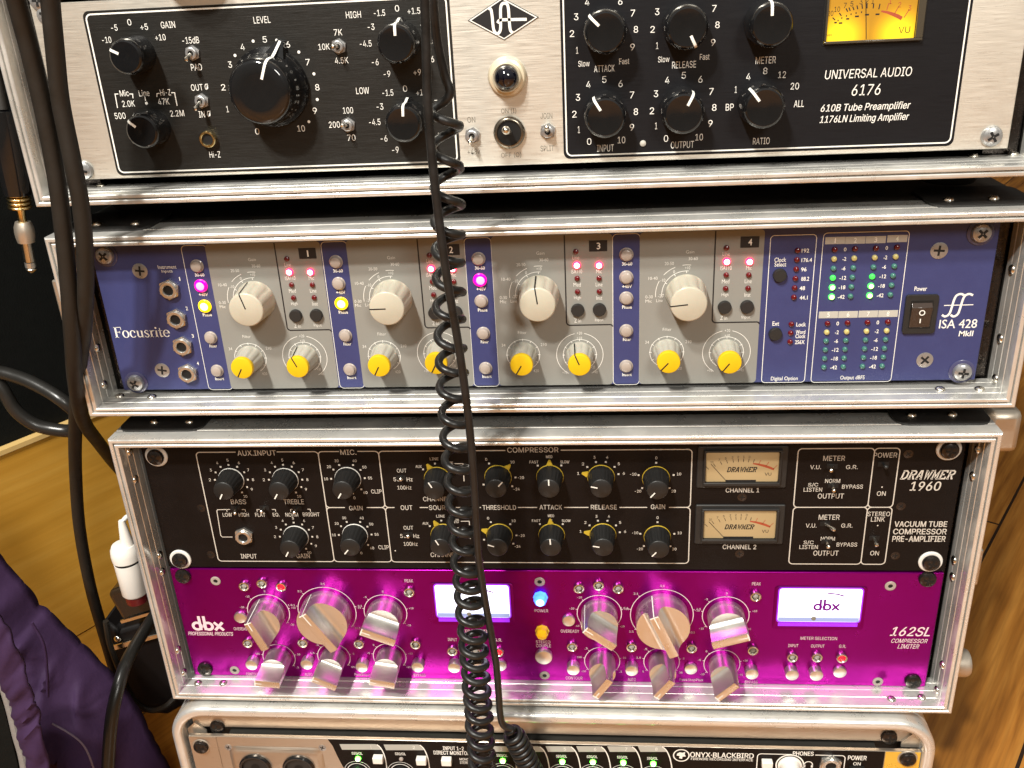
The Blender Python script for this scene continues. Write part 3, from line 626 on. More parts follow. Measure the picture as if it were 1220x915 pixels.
# four grey channel blocks
c3x0, _ = PF.at(588.5, 375); c3x1, _ = PF.at(728.3, 372); cw = c3x1-c3x0
zb = PF.at(594, 459.5)[1]; zt = 87.2
ch_x = [PF.at(260, 379)[0], PF.at(423, 377)[0], c3x0, PF.at(761.8, 370)[0]]
pt = (ch_x[3]-ch_x[0])/3; ch_x = [ch_x[0]+pt*i for i in range(4)]
dxs = [cx-ch_x[2] for cx in ch_x]
greyb = []
BTN = MB(); BTN.lathe([(3.7, 0), (3.7, 0.5), (3.3, 0.7), (3.1, 1.6), (2.8, 2.2), (2.2, 2.5), (0, 2.6)], n=26)
def btn_mesh(n_, *ms):
    b_ = MB(); b_.lathe([(3.75, 0), (3.75, 0.5), (3.35, 0.75), (3.15, 1.8), (2.8, 2.4), (2.1, 2.75), (0, 2.85)], n=26)
    if len(ms) > 1: b_.lathe([(2.3, 2.72), (1.9, 2.95), (1.0, 3.05), (0, 3.1)], 0.5, 0.4, n=18, mi=1)
    return b_.mesh(n_, list(ms))
B_OFF = btn_mesh('push_button', X['lens']); B_MAG = btn_mesh('push_button', X['maglit'], X['magcore']); B_AMB = btn_mesh('push_button', X['amblit'], X['ambcore'])
bb = MB(); bb.lathe([(3.6, 0), (3.6, 1.6), (3.2, 2.3), (0, 2.35)], n=26); B_BLK = bb.mesh('push_button', X['blackplastic'])
LR = led_mesh('led', 1.5, 1.5, X['reddim']); LRL = led_mesh('led', 2.05, 1.6, X['redlit'], X['redcore'])
LG = led_mesh('led', 1.45, 1.5, X['greendim']); LGL = led_mesh('led', 1.5, 1.5, mat('faint_green_led', (0.05, 0.6, 0.08), 0.3, emit=(0.05, 1, 0.08), es=0.9)); LGC = led_mesh('led', 1.6, 1.5, X['grnlit'], X['grncore']); LY = led_mesh('led', 1.5, 1.5, X['yeldim'])
def fluted(r0, r1, hh, nf, depth, hc=None):
    m = MB(); fl = lambda a, h: 1-(depth*(0.5+0.5*math.cos(nf*a))**3 if 0.8 < h < hh-1.2 else 0)
    pr = [(r0, 0), (r0, 0.6)]+[(r0+(r1-r0)*k/5, 0.9+(hh-2.2)*k/5) for k in range(6)]+[(r1*0.985, hh-0.8), (r1*0.96, hh-0.3), (r1*0.90, hh), (0, hh)]
    m.lathe(pr, n=nf*7, flute=fl); return m
def stripe(pth, w):
    m = MB(); vs = []
    for rr, h in pth: vs += [(-w/2, -h, rr), (w/2, -h, rr)]
    m.add(vs, [(2*i, 2*i+1, 2*i+3, 2*i+2) for i in range(len(pth)-1)]); return m
KG = (fluted(11.0, 9.7, 17, 11, 0.045).mesh('knob', X['creamknob'], 40), stripe([(0.5, 17.08), (8.75, 17.08), (9.45, 16.75), (9.75, 15.8), (11.1, 1.0)], 0.7).mesh('pointer_line', X['inkblack'], 60))
def small_yellow():
    body = fluted(7.7, 6.3, 14, 10, 0.06).mesh('knob', X['paleknob'], 40)
    c = MB(); c.lathe([(6.32, 12.4), (6.36, 13.2), (6.30, 14.6), (6.0, 15.1), (5.5, 15.25), (0, 15.25)], n=40); cap = c.mesh('knob_cap', X['yellow'])
    return body, cap, stripe([(0.3, 15.32), (5.6, 15.32), (6.08, 15.12), (6.42, 14.5), (6.42, 12.5), (7.78, 1.0)], 0.7).mesh('pointer_line', X['inkblack'], 60)
KY = small_yellow()
gain_px = [(293, 369.5, -15), (460.6, 368, -91), (640.4, 363.5, -7), (820.8, 362.8, -96)]
yl_px = [((288, 439, -150), (354.4, 437.7, -24)), ((451.4, 436.5, -152), (519.5, 433.5, -152)), ((621.3, 435.2, -150), (690.4, 435.2, -22)), ((796.7, 432, -138), (869.6, 432.5, -143))]
for i in range(4):
    blk = MB()
    m = MB(); m.prism(rrect(ch_x[i], zb, ch_x[i]+cw, zt, 2.2), 0, 0.12); put('channel_block', m, uF, mats=X['greyblock'])
    d = dxs[i]
    def at3(px, py, h=0.2): x, z = PF.at(px, py, h); return x+d, z
    # LED compartment outline
    xa, za = at3(675.5, 387.6); xt = at3(672, 288)[0]; xa = (xa+xt)/2; xb = ch_x[i]+cw
    blk.line([(xa, zt-0.4), (xa, za+1.6), (xa+0.5, za+0.5), (xa+1.6, za), (xb-1.4, za), (xb-0.4, za-0.3), (xb, za-1.2)], 0.7, 0.22)
    xc, zc = at3(712.6, 293); blk.box(xc-4.8, xc+4.8, zc-3.0, zc+3.0, 0.1, 0.25)
    x, z = xc+0.2, zc; wh.text(str(i+1), x, z, 2.0 if i else 0.8, 3.6, 0.3, 0.01)
    for px, py, lit in ((686, 299.7, 0), (687.2, 315.7, 1), (687.6, 331.6, 0), (688, 347.5, 0), (713.6, 315.7, 1), (713.8, 331.6, 0), (714, 347.2, 0)):
        x, z = at3(px, py); put('led', LRL if lit else LR, uF, x, z, 0.12)
    for px, py in ((688.2, 370), (714.2, 369.4)): x, z = at3(px, py, 1.5); put('push_button', B_BLK, uF, x, z, 0.12)
    for st, px, py, w in (('Line', 686, 306.8, 8), ('ISA110', 687, 323.6, 13), ('Med', 687.6, 339.3, 8.5), ('High', 688, 355.3, 8), ('Mic', 713.6, 323.4, 6.5), ('Line', 713.8, 339, 8), ('Inst', 714, 355, 7), ('Z In', 688.3, 382, 8), ('Input', 714, 381.6, 10)):
        x, z = at3(px, py, 0.3); a_, b_ = PF.size(px, py, w, 4.6); wh.text(st, x, z, a_, b_, 0.22, -0.01)
    put('compartment_outline', blk, uF, mats=X['inkblack'])
    # knobs and their scales
    gx, gy, ga = gain_px[i]; x, z = PF.at(gx, gy, 17); k = put('knob', KG[0], uF, x, z, 0.12, ga); put('pointer_line', KG[1], k)
    wh.ring(x, z, 12.9, 0.28, 0.22, -95, 5); wh.ring(x, z, 16.2, 0.28, 0.22, -95, -62); wh.ring(x, z, 16.2, 0.28, 0.22, -48, -22); wh.ring(x, z, 16.2, 0.28, 0.22, -8, 8)
    for a in (-90, -60, -30, 0): wh.line([(x+11.7*math.sin(R(a)), z+11.7*math.cos(R(a))), (x+13*math.sin(R(a)), z+13*math.cos(R(a)))], 0.3, 0.24)
    for st, dx, dz, w in (('Gain', 1.5, 23.3, 5.0), ('30-60', 3.2, 19.6, 5.6), ('20-50', -9.2, 17.2, 5.6), ('10-40', -17.6, 9.2, 5.6), ('0-30', -19.6, -1.2, 4.6), ('Mic', -19.8, -3.6, 4), ('+10', 0.4, 14.6, 3.2), ('0', -6.6, 12.6, 1.1), ('-10', -12.4, 8.0, 3), ('-20', -13.4, -0.8, 3.2), ('Line', -14, -3.4, 4)):
        wh.text(st, x+dx, z+dz, w*0.85, 1.7, 0.24, -0.012)
    for j, (yx, yy, ya) in enumerate(yl_px[i]):
        x, z = PF.at(yx, yy, 15); k = put('knob', KY[0], uF, x, z, 0.12, ya); put('knob_cap', KY[1], k); put('pointer_line', KY[2], k)
        wh.ring(x, z, 9.2, 0.28, 0.22, -150, 150)
        for a in range(-120, 121, 30): wh.line([(x+8.2*math.sin(R(a)), z+8.2*math.cos(R(a))), (x+9.6*math.sin(R(a)), z+9.6*math.cos(R(a)))], 0.28, 0.24)
        if j:
            wh.ring(x, z, 12.9, 0.28, 0.22, 12, 150); wh.ring(x, z, 12.9, 0.28, 0.22, -150, -12)
            for st, dx, dz, w in (('+20', 0, 12.9, 3.4), ('+10', 0, 10, 3.2), ('+40', 8.4, -10.6, 3.2), ('+10', -8.6, -10.6, 3.2), ('+20', 7.2, -7.6, 2.6)): wh.text(st, x+dx, z+dz, w*0.85, 1.6, 0.24, -0.012)
        else:
            for st, dx, dz, w in (('Filter', 0, 13.4, 5.6), ('34', -10.8, 6.0, 2.4), ('210', 11.6, 6.0, 3.8), ('420', 6.8, -9.8, 3.6)): wh.text(st, x+dx, z+dz, w*0.85, 1.7, 0.24, -0.012)
# button strips
strips = [[(232.5, 318), (238, 341.7), (243, 366), (249.7, 403.5), (258, 443)], [(398.8, 313), (402.6, 339), (406.5, 362.8), (410.8, 401), (415.9, 441.5)],
          [(569, 309.4), (571, 334.8), (572.3, 360), (576, 398.3), (579.4, 440)], [(745.8, 304.3), (746.4, 331.5), (746.4, 356.4), (745.8, 395.3), (747, 437.7)]]
lit = {(0, 1): B_MAG, (0, 2): B_AMB, (1, 2): B_AMB, (2, 1): B_MAG}
for i, st in enumerate(strips):
    xs = [PF.at(px, py, 2)[0] for px, py in st]; xm = sum(xs)/5
    for j, (px, py) in enumerate(st):
        z = PF.at(px, py, 2)[1]; put('push_button', lit.get((i, j), B_OFF), uF, xm, z, 0)
        wh.text(('30-60', '+48V', 'Phase', 'Filter', 'Insert')[j], xm+0.4, z-5.2, (5.4, 5.2, 5.2, 4.4, 5.2)[j], 1.9, 0.12, 0.022)
    wh.line(rrect(xm-7.2, zb-0.3, xm+7.2, zt-0.6, 2.4), 0.3, 0.1, True)
# instrument inputs
JF = jack_mesh(5.9, 2.9, X['brass'])
for i, (px, py) in enumerate(((200.4, 346), (209, 381), (216.3, 413.6), (222.5, 446))):
    x, z = PF.at(px, py, 2.5); put('jack_socket', JF, uF, x, z, 0)
    wh.text(str(i+1), x+6.8, z+5.8, 1.2 if i else 0.6, 2.2, 0.12, 0.01)
TF('Instrument', 199, 318, 22, 4.5, h=0.12); TF('Inputs', 199, 323.5, 13, 4.5, h=0.12)
# digital option section
x, z = PF.at(929.4, 328.5, 1.5); put('push_button', B_BLK, uF, x, z, 0); x, z = PF.at(924, 398.5, 1.5); put('push_button', B_BLK, uF, x, z, 0)
TF('Clock', 929.7, 309.5, 14, 5.2, 0.012, h=0.12); TF('Select', 929.7, 315, 14, 5.2, 0.012, h=0.12); TF('Ext', 924.3, 385.5, 8, 5.2, 0.012, h=0.12)
for i, st in enumerate(('192', '176.4', '96', '88.2', '48', '44.1')):
    px, py = 950.6-4.6*i/5, 298.6+56*i/5; x, z = PF.at(px, py, 0.8); put('led', LR, uF, x, z, 0); TF(st, px+(11.5 if len(st) > 3 else 9), py, (0, 0, 6.5, 9, 9.5, 12.5)[len(st)], 4.8, 0.014, h=0.12)
for i, st in enumerate(('Lock', 'Word', '256X')):
    px, py = 943-1.6*i/2, 386.6+21*i/2; x, z = PF.at(px, py, 0.8); put('led', LR, uF, x, z, 0); TF(st, px+11.5, py-(1.5 if i == 1 else 0), 11.5, 4.8, 0.014, h=0.12)
TF('Clock', 953.7, 400.5, 12, 4.8, 0.014, h=0.12)
TF('Digital Option', 934.4, 451.5, 32, 6, 0.008, h=0.12)
def frame_px(mb, tl, tr, bl, w, r=2.0):
    xa, z1_ = PF.at(*tl); xc, z2_ = PF.at(*bl); xb, _ = PF.at(*tr); mb.line(rrect((xa+xc)/2, z2_, xb, z1_-1.2, r), w, 0.1, True)
frame_px(wh, (918, 278), (966, 365), (907.5, 455.8), 0.35); frame_px(wh, (980, 275), (1072.5, 365), (967.5, 455.5), 0.35)
# output meters
for g, (hd, hy, cols, ys, nums) in enumerate(((((995, 286.5), (1019, 286.1), (1043.4, 285.5), (1069, 284.2)), 0, ((994.8, 991, 297.6, 354), (1019.1, 1013.5, 296.7, 353.4), (1044, 1036.3, 296, 352.4), (1069, 1061, 294.8, 351.5)), 0, '1234'),
                                            (((987, 375), (1010.4, 374.6), (1034.4, 374), (1058, 373.6)), 0, ((986.1, 981.7, 385.8, 438), (1010, 1004.8, 385.1, 437.5), (1033.8, 1027.8, 384.5, 436.9), (1058, 1051.2, 383.9, 436.5)), 0, '5678'))):
    tabs = MB()
    for c in range(4):
        x, z = PF.at(*hd[c]); tabs.box(x-5.0, x+5.0, z-1.9, z+1.9, 0.02, 0.12); wh.text(nums[c], x, z, 1.4 if nums[c] != '1' else .6, 2.6, 0.2, 0.01)
        xa, xb, ya, yb = cols[c]
        for r_ in range(6):
            f = r_/5; x, z = PF.at(xa+(xb-xa)*f, ya+(yb-ya)*f, 0.8)
            me = LR if r_ == 0 else LY if r_ == 1 else LG
            if g == 0 and c in (0, 2) and r_ > 2: me = (LGL, LGC, LGC)[r_-3]
            put('led', me, uF, x, z, 0)
    put('meter_number_tab', tabs, uF, mats=X['inkpale'])
    for c in (0, 2):
        for r_, st in enumerate(('0', '-2', '-6', '-12', '-18', '-42')):
            f = r_/5; xa, xb, ya, yb = cols[c]; xa2, xb2, ya2, yb2 = cols[c+1]
            TF(st, (xa+xa2)/2+((xb+xb2)/2-(xa+xa2)/2)*f, (ya+ya2)/2+((yb+yb2)/2-(ya+ya2)/2)*f, (3, 4.5, 8)[len(st)-1], 4.6, 0.014, h=0.12)
TF('Output dBFS', 1015.5, 450.4, 29, 6, 0.008, h=0.12)
# power rocker
x, z = PF.at(1096.5, 374.3, 1)
m = MB(); m.prism(rrect(-8.3, -10.8, 8.3, 10.8, 1.4), 0, 1.6); m.prism(rrect(-5.7, -8.0, 5.7, 8.0, 0.6), 1.6, 1.7, 1)
pw = bevel(put('power_switch', m, uF, x, z, 0, mats=[X['blackplastic'], X['hole']]), 0.4)
m = MB(); vs = [(-5.3, -1.0, 7.4), (5.3, -1.0, 7.4), (5.3, -3.4, 4.2), (-5.3, -3.4, 4.2), (5.3, -2.6, -0.4), (-5.3, -2.6, -0.4), (5.3, -1.9, -7.2), (-5.3, -1.9, -7.2), (-5.3, 1, 7.4), (5.3, 1, 7.4), (5.3, 1, -7.2), (-5.3, 1, -7.2)]
m.add(vs, [(0, 3, 2, 1), (3, 5, 4, 2), (5, 7, 6, 4), (0, 8, 11, 7, 5, 3), (1, 2, 4, 6, 10, 9), (0, 1, 9, 8), (7, 11, 10, 6)])
rk = bevel(put('rocker', m, pw, mats=mat('brown_black_rocker', (0.035, 0.022, 0.016), 0.3, coat=0.3)), 0.3)
m = MB(); m.ring(0, 1.6, 1.3, 0.5, 3.45, n=24); m.line([(-0.2, -2.0), (-0.2, -4.4)], 0.55, 2.7); put('rocker_mark', m, rk, mats=X['ink'])
TF('Power', 1097, 344, 15, 5.4, 0.014, h=0.12)
# double-f emblem and type number
def fpx(a): return PF.at(840+a[0]/3.21, 230+a[1]/3.21, 0.12)
for dx in (0, 33):
    p_ = [fpx((a_+dx, b_)) for a_, b_ in ((906, 466), (918, 472), (934, 462), (944, 436), (952, 410), (962, 392), (978, 386), (992, 391))]
    wh.line([(q_.x, q_.y) for q_ in crom([(a_, b_, 0) for a_, b_ in p_], 5)], 1.15, 0.12)
wh.line([fpx((914, 430)), fpx((1026, 427))], 0.5, 0.13)
TF('ISA 428', 1141.6, 385.8, 45, 10.5, 0.005, 0, 0.12); TF('MkII', 1151, 397.3, 17, 6.5, 0.02, 0.05, 0.12)
# maker's name in a roman face drawn stroke by stroke
def roman(mb, word, x0, z0, k, h):
    T_, t_ = 0.20, 0.07
    def st(pts, w): mb.line([(x+p[0]*k, z0+p[1]*k) for p in pts], [a*k for a in w] if isinstance(w, (list, tuple)) else w*k, h)
    def el(cx, cz, rx, rz, a0=0, a1=360):
        n = 28; pts = [(cx+rx*math.sin(R(a0+(a1-a0)*i/n)), cz+rz*math.cos(R(a0+(a1-a0)*i/n))) for i in range(n+1)]
        st(pts, [t_+(T_-t_)*abs(math.sin(R(a0+(a1-a0)*i/n)))**1.5 for i in range(n+1)])
    x = x0
    for ch in word:
        if ch == 'F': st([(0.25, 0), (0.25, 1.45)], 0.24); st([(0.02, 0.035), (0.5, 0.035)], t_); st([(0.02, 1.415), (0.98, 1.415)], t_); st([(0.96, 1.42), (0.98, 1.08)], t_); st([(0.3, 0.76), (0.75, 0.76)], t_); st([(0.75, 0.9), (0.75, 0.6)], t_); a = 1.02
        elif ch == 'o': el(0.47, 0.48, 0.36, 0.46); a = 0.98
        elif ch == 'c': el(0.45, 0.48, 0.34, 0.46, 55, -235); mb.disc(x+0.70*k, z0+0.72*k, 0.10*k, h+0.01); a = 0.86
        elif ch == 'u': st([(0.24, 0.92), (0.24, 0.28), (0.32, 0.09), (0.46, 0.04), (0.64, 0.14), (0.72, 0.26)], [T_, T_, .15, .10, .08, t_]); st([(0.78, 0.92), (0.78, 0.03)], T_); st([(0.06, 0.9), (0.26, 0.9)], t_); st([(0.6, 0.9), (0.8, 0.9)], t_); st([(0.78, 0.04), (0.98, 0.04)], t_); a = 1.03
        elif ch == 's': st([(0.60, 0.70), (0.58, 0.86), (0.36, 0.93), (0.18, 0.83), (0.16, 0.68), (0.36, 0.52), (0.56, 0.38), (0.62, 0.22), (0.52, 0.07), (0.32, 0.02), (0.12, 0.1), (0.09, 0.3)], [.06, .07, .09, .12, .15, .18, .18, .15, .12, .09, .07, .06]); a = 0.74
        elif ch == 'r': st([(0.25, 0), (0.25, 0.92)], T_); st([(0.04, 0.035), (0.5, 0.035)], t_); st([(0.06, 0.89), (0.26, 0.89)], t_); st([(0.33, 0.70), (0.45, 0.86), (0.6, 0.88)], [.07, .1, .16]); a = 0.68
        elif ch == 'i': st([(0.25, 0), (0.25, 0.92)], T_); st([(0.04, 0.035), (0.46, 0.035)], t_); st([(0.06, 0.89), (0.26, 0.89)], t_); mb.disc(x+0.24*k, z0+1.24*k, 0.13*k, h); a = 0.5
        elif ch == 't': st([(0.25, 1.2), (0.25, 0.24), (0.34, 0.07), (0.56, 0.12)], [.10, T_, .16, t_]); st([(0.05, 0.88), (0.54, 0.88)], t_); a = 0.6
        elif ch == 'e': el(0.45, 0.48, 0.35, 0.46, 90, -235); st([(0.12, 0.53), (0.80, 0.53)], t_); a = 0.9
        x += a*k
    return x
tmp = MB(); wtot = roman(tmp, 'Focusrite', 0, 0, 1, 0); xa, za = PF.at(137.5, 402.5, .12); xb, _ = PF.at(203.5, 402, .12)
roman(wh, 'Focusrite', xa, za, (xb-xa)/wtot, 0.12)
put('lettering', wh, uF, mats=X['ink'])

# ------------------------------------------------------------------ UNIT 3: black unit
uD, PD = unit('black_compressor', 'black rack unit with white boxed controls and two cream needle meters', DRx, DRy, DRz-6)
faceplate(uD, X['black'], hh=88.0)
rack_screws(uD, PD, [(185, 545), (214, 668), (1131.6, 536.7), (1109.6, 671)], SC_BLACK, (WASH_W, 1.2))
for px, py in ((239.6, 605.3), (251, 660.7), (1082.3, 540.8), (1073.4, 603), (1066.6, 662), (884, 592.3), (881, 659.5)):
    x, z = PD.at(px, py); fs = put('screw', SC_FLATB, uD, x, z, 0, random.uniform(0, 90)); fs.scale = (0.62, 0.62, 0.62)
FACE[0] = GROT
wh = MB()
TD = lambda st, px, py, w, hh, b=0.009, sh=0.0, h=0.14: PD.T(wh, st, px, py, w, hh, h, b, sh)
_boxes = []
def box_gaps(tl, br, r, w, gaps_top=(), gaps_bot=()):
    """rounded box whose top and bottom lines stop for the words; gaps in photo pixels"""
    xa, z1_ = tl; xb, z0_ = br; h = 0.12+0.006*len(_boxes); _boxes.append(1)
    def seg(z, gaps, s_):
        xs = [xa+r]
        for g0, g1, py in gaps: xs += [PD.at(g0, py)[0], PD.at(g1, py)[0]]
        xs.append(xb-r)
        for i in range(0, len(xs), 2): wh.line([(xs[i], z), (xs[i+1], z)], w, h)
    seg(z1_, gaps_top, 1); seg(z0_, gaps_bot, -1)
    p = rrect(xa, z0_, xb, z1_, r, 5); wh.line(p[0:12], w, h); wh.line(p[12:24], w, h)
zT = (PD.at(305, 540.5)[1]+PD.at(640, 536.3)[1]+PD.at(1000, 532)[1])/3
zB = (PD.at(330, 669.3)[1]+PD.at(640, 670.4)[1]+PD.at(1000, 671)[1])/3
zM = (PD.at(420, 605.3)[1]+PD.at(640, 604.3)[1]+PD.at(1000, 603.6)[1])/3
def mx_(p, q_): return (PD.at(*p)[0]+PD.at(*q_)[0])/2
xs1 = mx_((235.6, 560), (261, 662)); xs2 = mx_((381, 555), (397.5, 660)); xs3 = mx_((451, 555), (467.5, 660)); xs4 = mx_((823, 555), (821.5, 660))
xs5 = mx_((949, 545), (941.5, 662)); xs6 = mx_((1040.5, 545), (1027, 662)); xs7 = mx_((1071, 545), (1055.5, 662))
LW = 0.62; RR = 2.4
box_gaps((xs1, zT), (xs2, zB), RR, LW, ((281, 330, 540),))
box_gaps((xs2, zT), (xs3, zM), RR, LW, ((404, 426, 539),), ((411, 437, 605),)); box_gaps((xs2, zM), (xs3, zB), RR, LW, ((411, 437, 605),))
mid = ((470, 500, 604), (510, 543, 604), (573, 617, 604), (640, 672, 604), (701, 738, 604), (771, 797, 604))
box_gaps((xs3, zT), (xs4, zM), RR, LW, ((602, 668, 536),), mid); box_gaps((xs3, zM), (xs4, zB), RR, LW, mid)
for xa, xb in ((xs5, xs6), (xs6, xs7)): box_gaps((xa, zT), (xb, zM), RR, LW); box_gaps((xa, zM), (xb, zB), RR, LW)
for it in (('AUX.INPUT', 305.6, 539.8, 46, 6.2), ('MIC.', 414.9, 538.8, 19, 6.2), ('BASS', 284, 597.8, 18, 5.8), ('TREBLE', 350, 597.8, 24, 5.8), ('LOW', 270.8, 613.3, 11, 4.6), ('HIGH', 290.4, 613.3, 12, 4.6), ('FLAT', 310, 613.3, 12, 4.6), ('EQ.', 329, 613.3, 8, 4.6),
           ('NORM', 347.6, 613.2, 15, 4.6), ('BRIGHT', 370.7, 612.9, 20, 4.6), ('INPUT', 296.4, 662.7, 19, 5.4), ('GAIN', 361, 662.3, 16, 5.4), ('GAIN', 424, 605.3, 16, 5.4), ('CLIP', 448.4, 585.5, 12.5, 4.8), ('CLIP', 457, 652, 12.5, 4.8),
           ('COMPRESSOR', 634.7, 536, 61, 6.2), ('OUT', 484.3, 604.8, 14, 5.6), ('SOURCE', 525.5, 604.8, 29, 5.6), ('THRESHOLD', 594.8, 604.6, 40, 5.6), ('ATTACK', 656.2, 604.3, 27, 5.6), ('RELEASE', 719.4, 604.2, 31, 5.6), ('GAIN', 783.9, 603.8, 17, 5.6),
           ('OUT', 478.5, 560.7, 11.5, 4.6), ('50', 472.5, 571.1, 7.5, 4.6), ('Hz', 488, 571.1, 7, 4.6), ('100Hz', 481.8, 580.9, 16.5, 4.6), ('OUT', 486.5, 628.8, 11.5, 4.6), ('50', 480.5, 638.6, 7.5, 4.6), ('Hz', 496, 638.6, 7, 4.6), ('100Hz', 489.2, 648, 16.5, 4.6),
           ('CHANNEL', 520, 594.5, 32, 5.4), ('CHANNEL', 529, 661, 32, 5.4),
           ('CHANNEL 1', 884.6, 584, 40, 5.4), ('CHANNEL 2', 881, 651.6, 40, 5.4), ('METER', 993.8, 546, 26, 6), ('V.U.', 971.8, 556.6, 13, 4.8), ('G.R.', 1015, 556.5, 14, 4.8), ('NORM', 992, 573, 18, 4.8), ('S/C', 968.8, 577.7, 12, 4.8), ('LISTEN', 968.5, 583.4, 22, 4.8), ('BYPASS', 1015.7, 579.8, 25, 4.8), ('OUTPUT', 989.8, 591, 31, 6),
           ('METER', 987.9, 616.2, 25, 6), ('V.U.', 966.5, 626.2, 13, 4.8), ('G.R.', 1009, 626.2, 13.5, 4.8), ('NORM', 986.3, 641.8, 17, 4.8), ('S/C', 963.4, 646.4, 12, 4.8), ('LISTEN', 963.4, 651.7, 22, 4.8), ('BYPASS', 1009, 648.8, 24.5, 4.8), ('OUTPUT', 984, 659, 30, 6),
           ('POWER', 1055, 542.2, 28, 6), ('ON', 1050, 588, 10.5, 5.4), ('STEREO', 1047, 612.3, 27, 5.4), ('LINK', 1046, 618.7, 16.5, 5.4), ('ON', 1042, 659, 10.5, 5.4)): TD(*it)
TD('1960', 1103, 579.2, 36, 11, 0.02, 0.12); TD('VACUUM TUBE', 1097, 624.4, 63, 6.8, 0.03); TD('COMPRESSOR', 1096, 633.3, 64, 6.8, 0.03); TD('PRE-AMPLIFIER', 1094.8, 642, 63.5, 6.8, 0.03)
for px, py in ((1050.8, 580.2), (1045.6, 626), (471, 673-17), ): x, z = PD.at(px, py); wh.disc(x, z, 0.45, 0.13)
# small brackets beside the switches
for pts in (((274, 620), (270, 609), (270, 606.5), (274, 606.5)), ): pass
for a_, b_ in (((270, 607), (274, 607)), ((288, 607), (292, 607)), ((306, 607), (310, 607)), ((324, 607), (328, 607)), ((346, 606.8), (350, 606.8)), ((366, 606.6), (369.5, 606.6))):
    PD.L(wh, [a_, b_], 0.45); px = a_[0] if (a_[0] in (270, 306, 346)) else b_[0]; PD.L(wh, [(px, 606.8), (px+0.5, 609.6)], 0.45)
PD.L(wh, [(270, 607), (259, 607.3), (258.4, 609), (263, 638), (265, 639.8), (277, 639.8)], 0.5)
for px, py in ((541.5, 552.4), (549, 621)): PD.L(wh, [(px, py), (px+10, py), (px+10.6, py+7)], 0.5); PD.L(wh, [(px+11, py+14), (px+11.4, py+21)], 0.5); TD('MIC', px-8, py, 11, 4.4)
TD('48V', 559.5, 652, 9, 4.4)
# slab lettering of the maker's name
SL = {'D': [[(0.05, 0), (0.62, 0), (0.92, .22), (0.92, .78), (0.62, 1), (0.05, 1)], [(0.22, 0), (0.22, 1)]], 'R': [[(0.05, 1), (0.7, 1), (0.92, .86), (0.92, .64), (0.7, .5), (0.22, .5)], [(0.22, 0), (0.22, 1)], [(0.02, 0), (0.42, 0)], [(0.55, .5), (0.82, 0), (1.0, 0)]],
      'A': [[(0.14, 0), (0.42, 1), (0.62, 1), (0.86, 0)], [(0.26, .34), (0.76, .34)], [(0, 0), (0.32, 0)], [(0.68, 0), (1.02, 0)]], 'W': [[(0.12, 1), (0.30, 0), (0.52, .8), (0.74, 0), (0.96, 1)], [(0, 1), (0.3, 1)], [(0.8, 1), (1.1, 1)]],
      'M': [[(0.2, 0), (0.2, 1), (0.55, .25), (0.9, 1), (0.9, 0)], [(0.02, 0), (0.38, 0)], [(0.72, 0), (1.08, 0)], [(0.04, 1), (0.2, 1)], [(0.9, 1), (1.06, 1)]], 'E': [[(0.95, .25), (0.95, 0), (0.05, 0)], [(0.22, 0), (0.22, 1)], [(0.05, 1), (0.95, 1), (0.95, .75)], [(0.22, .52), (0.68, .52)]]}
def slab(mb, word, cx, cz, w, hh, h, sh=0.28, wt=0.17):
    n = len(word); ad = w/(n+sh*hh/w*n*0.6); x = cx-w/2
    for ch in word:
        for st in SL[ch]: mb.line([(x+ad*0.86*p[0]+sh*hh*p[1], cz-hh/2+hh*p[1]) for p in st], hh*wt, h)
        x += ad
x, z = PD.at(1105.5, 565.5); w_, h_ = PD.size(1105.5, 565.5, 66, 9.4); slab(wh, 'DRAWMER', x, z, w_, h_, 0.14)
# knobs: fluted charcoal bodies on thin skirts
def dr_knob(skirt_mat, tab):
    body = fluted(7.9, 6.3, 14, 18, 0.035).mesh('knob', X['dknob'], 40)
    sk = MB(); sk.lathe([(8.12, 0), (8.12, 0.5), (7.98, 0.7), (7.6, 0.7)], n=44)
    if tab: sk.prism([(-1.9, 8.2), (1.9, 8.2), (0.5, 11.6), (-0.5, 11.6)], 0.1, 0.85)
    return body, sk.mesh('skirt', X[skirt_mat]), stripe([(2.2, 14.06), (6.1, 14.06)], 0.75).mesh('pointer_line', X['ink'])
KD = dr_knob('washer', False); X['skirt'] = mat('ochre_skirt', (0.50, 0.34, 0.03), 0.4); KDY = dr_knob('skirt', True); KDG = dr_knob('skirt', False)
def scale_marks(x, z, marks, r0=10.4, r1=13.6, dot=0.55):
    for a, st in marks:
        s_, c_ = math.sin(R(a)), math.cos(R(a)); wh.box(x+r0*s_-dot, x+r0*s_+dot, z+r0*c_-dot, z+r0*c_+dot, 0.1, 0.14)
        if st: wh.text(st, x+r1*s_, z+r1*c_, 1.25*len(st)*(1 if len(st) < 4 else 1.05), 1.9, 0.14, 0.02)
aux = [((n_-5)*30, str(n_)) for n_ in range(2, 11)]; mic = [(-90, '10'), (-52, '20'), (-24, '30'), (24, '40'), (54, '50'), (88, '55'), (135, '60'), (170, '0')]
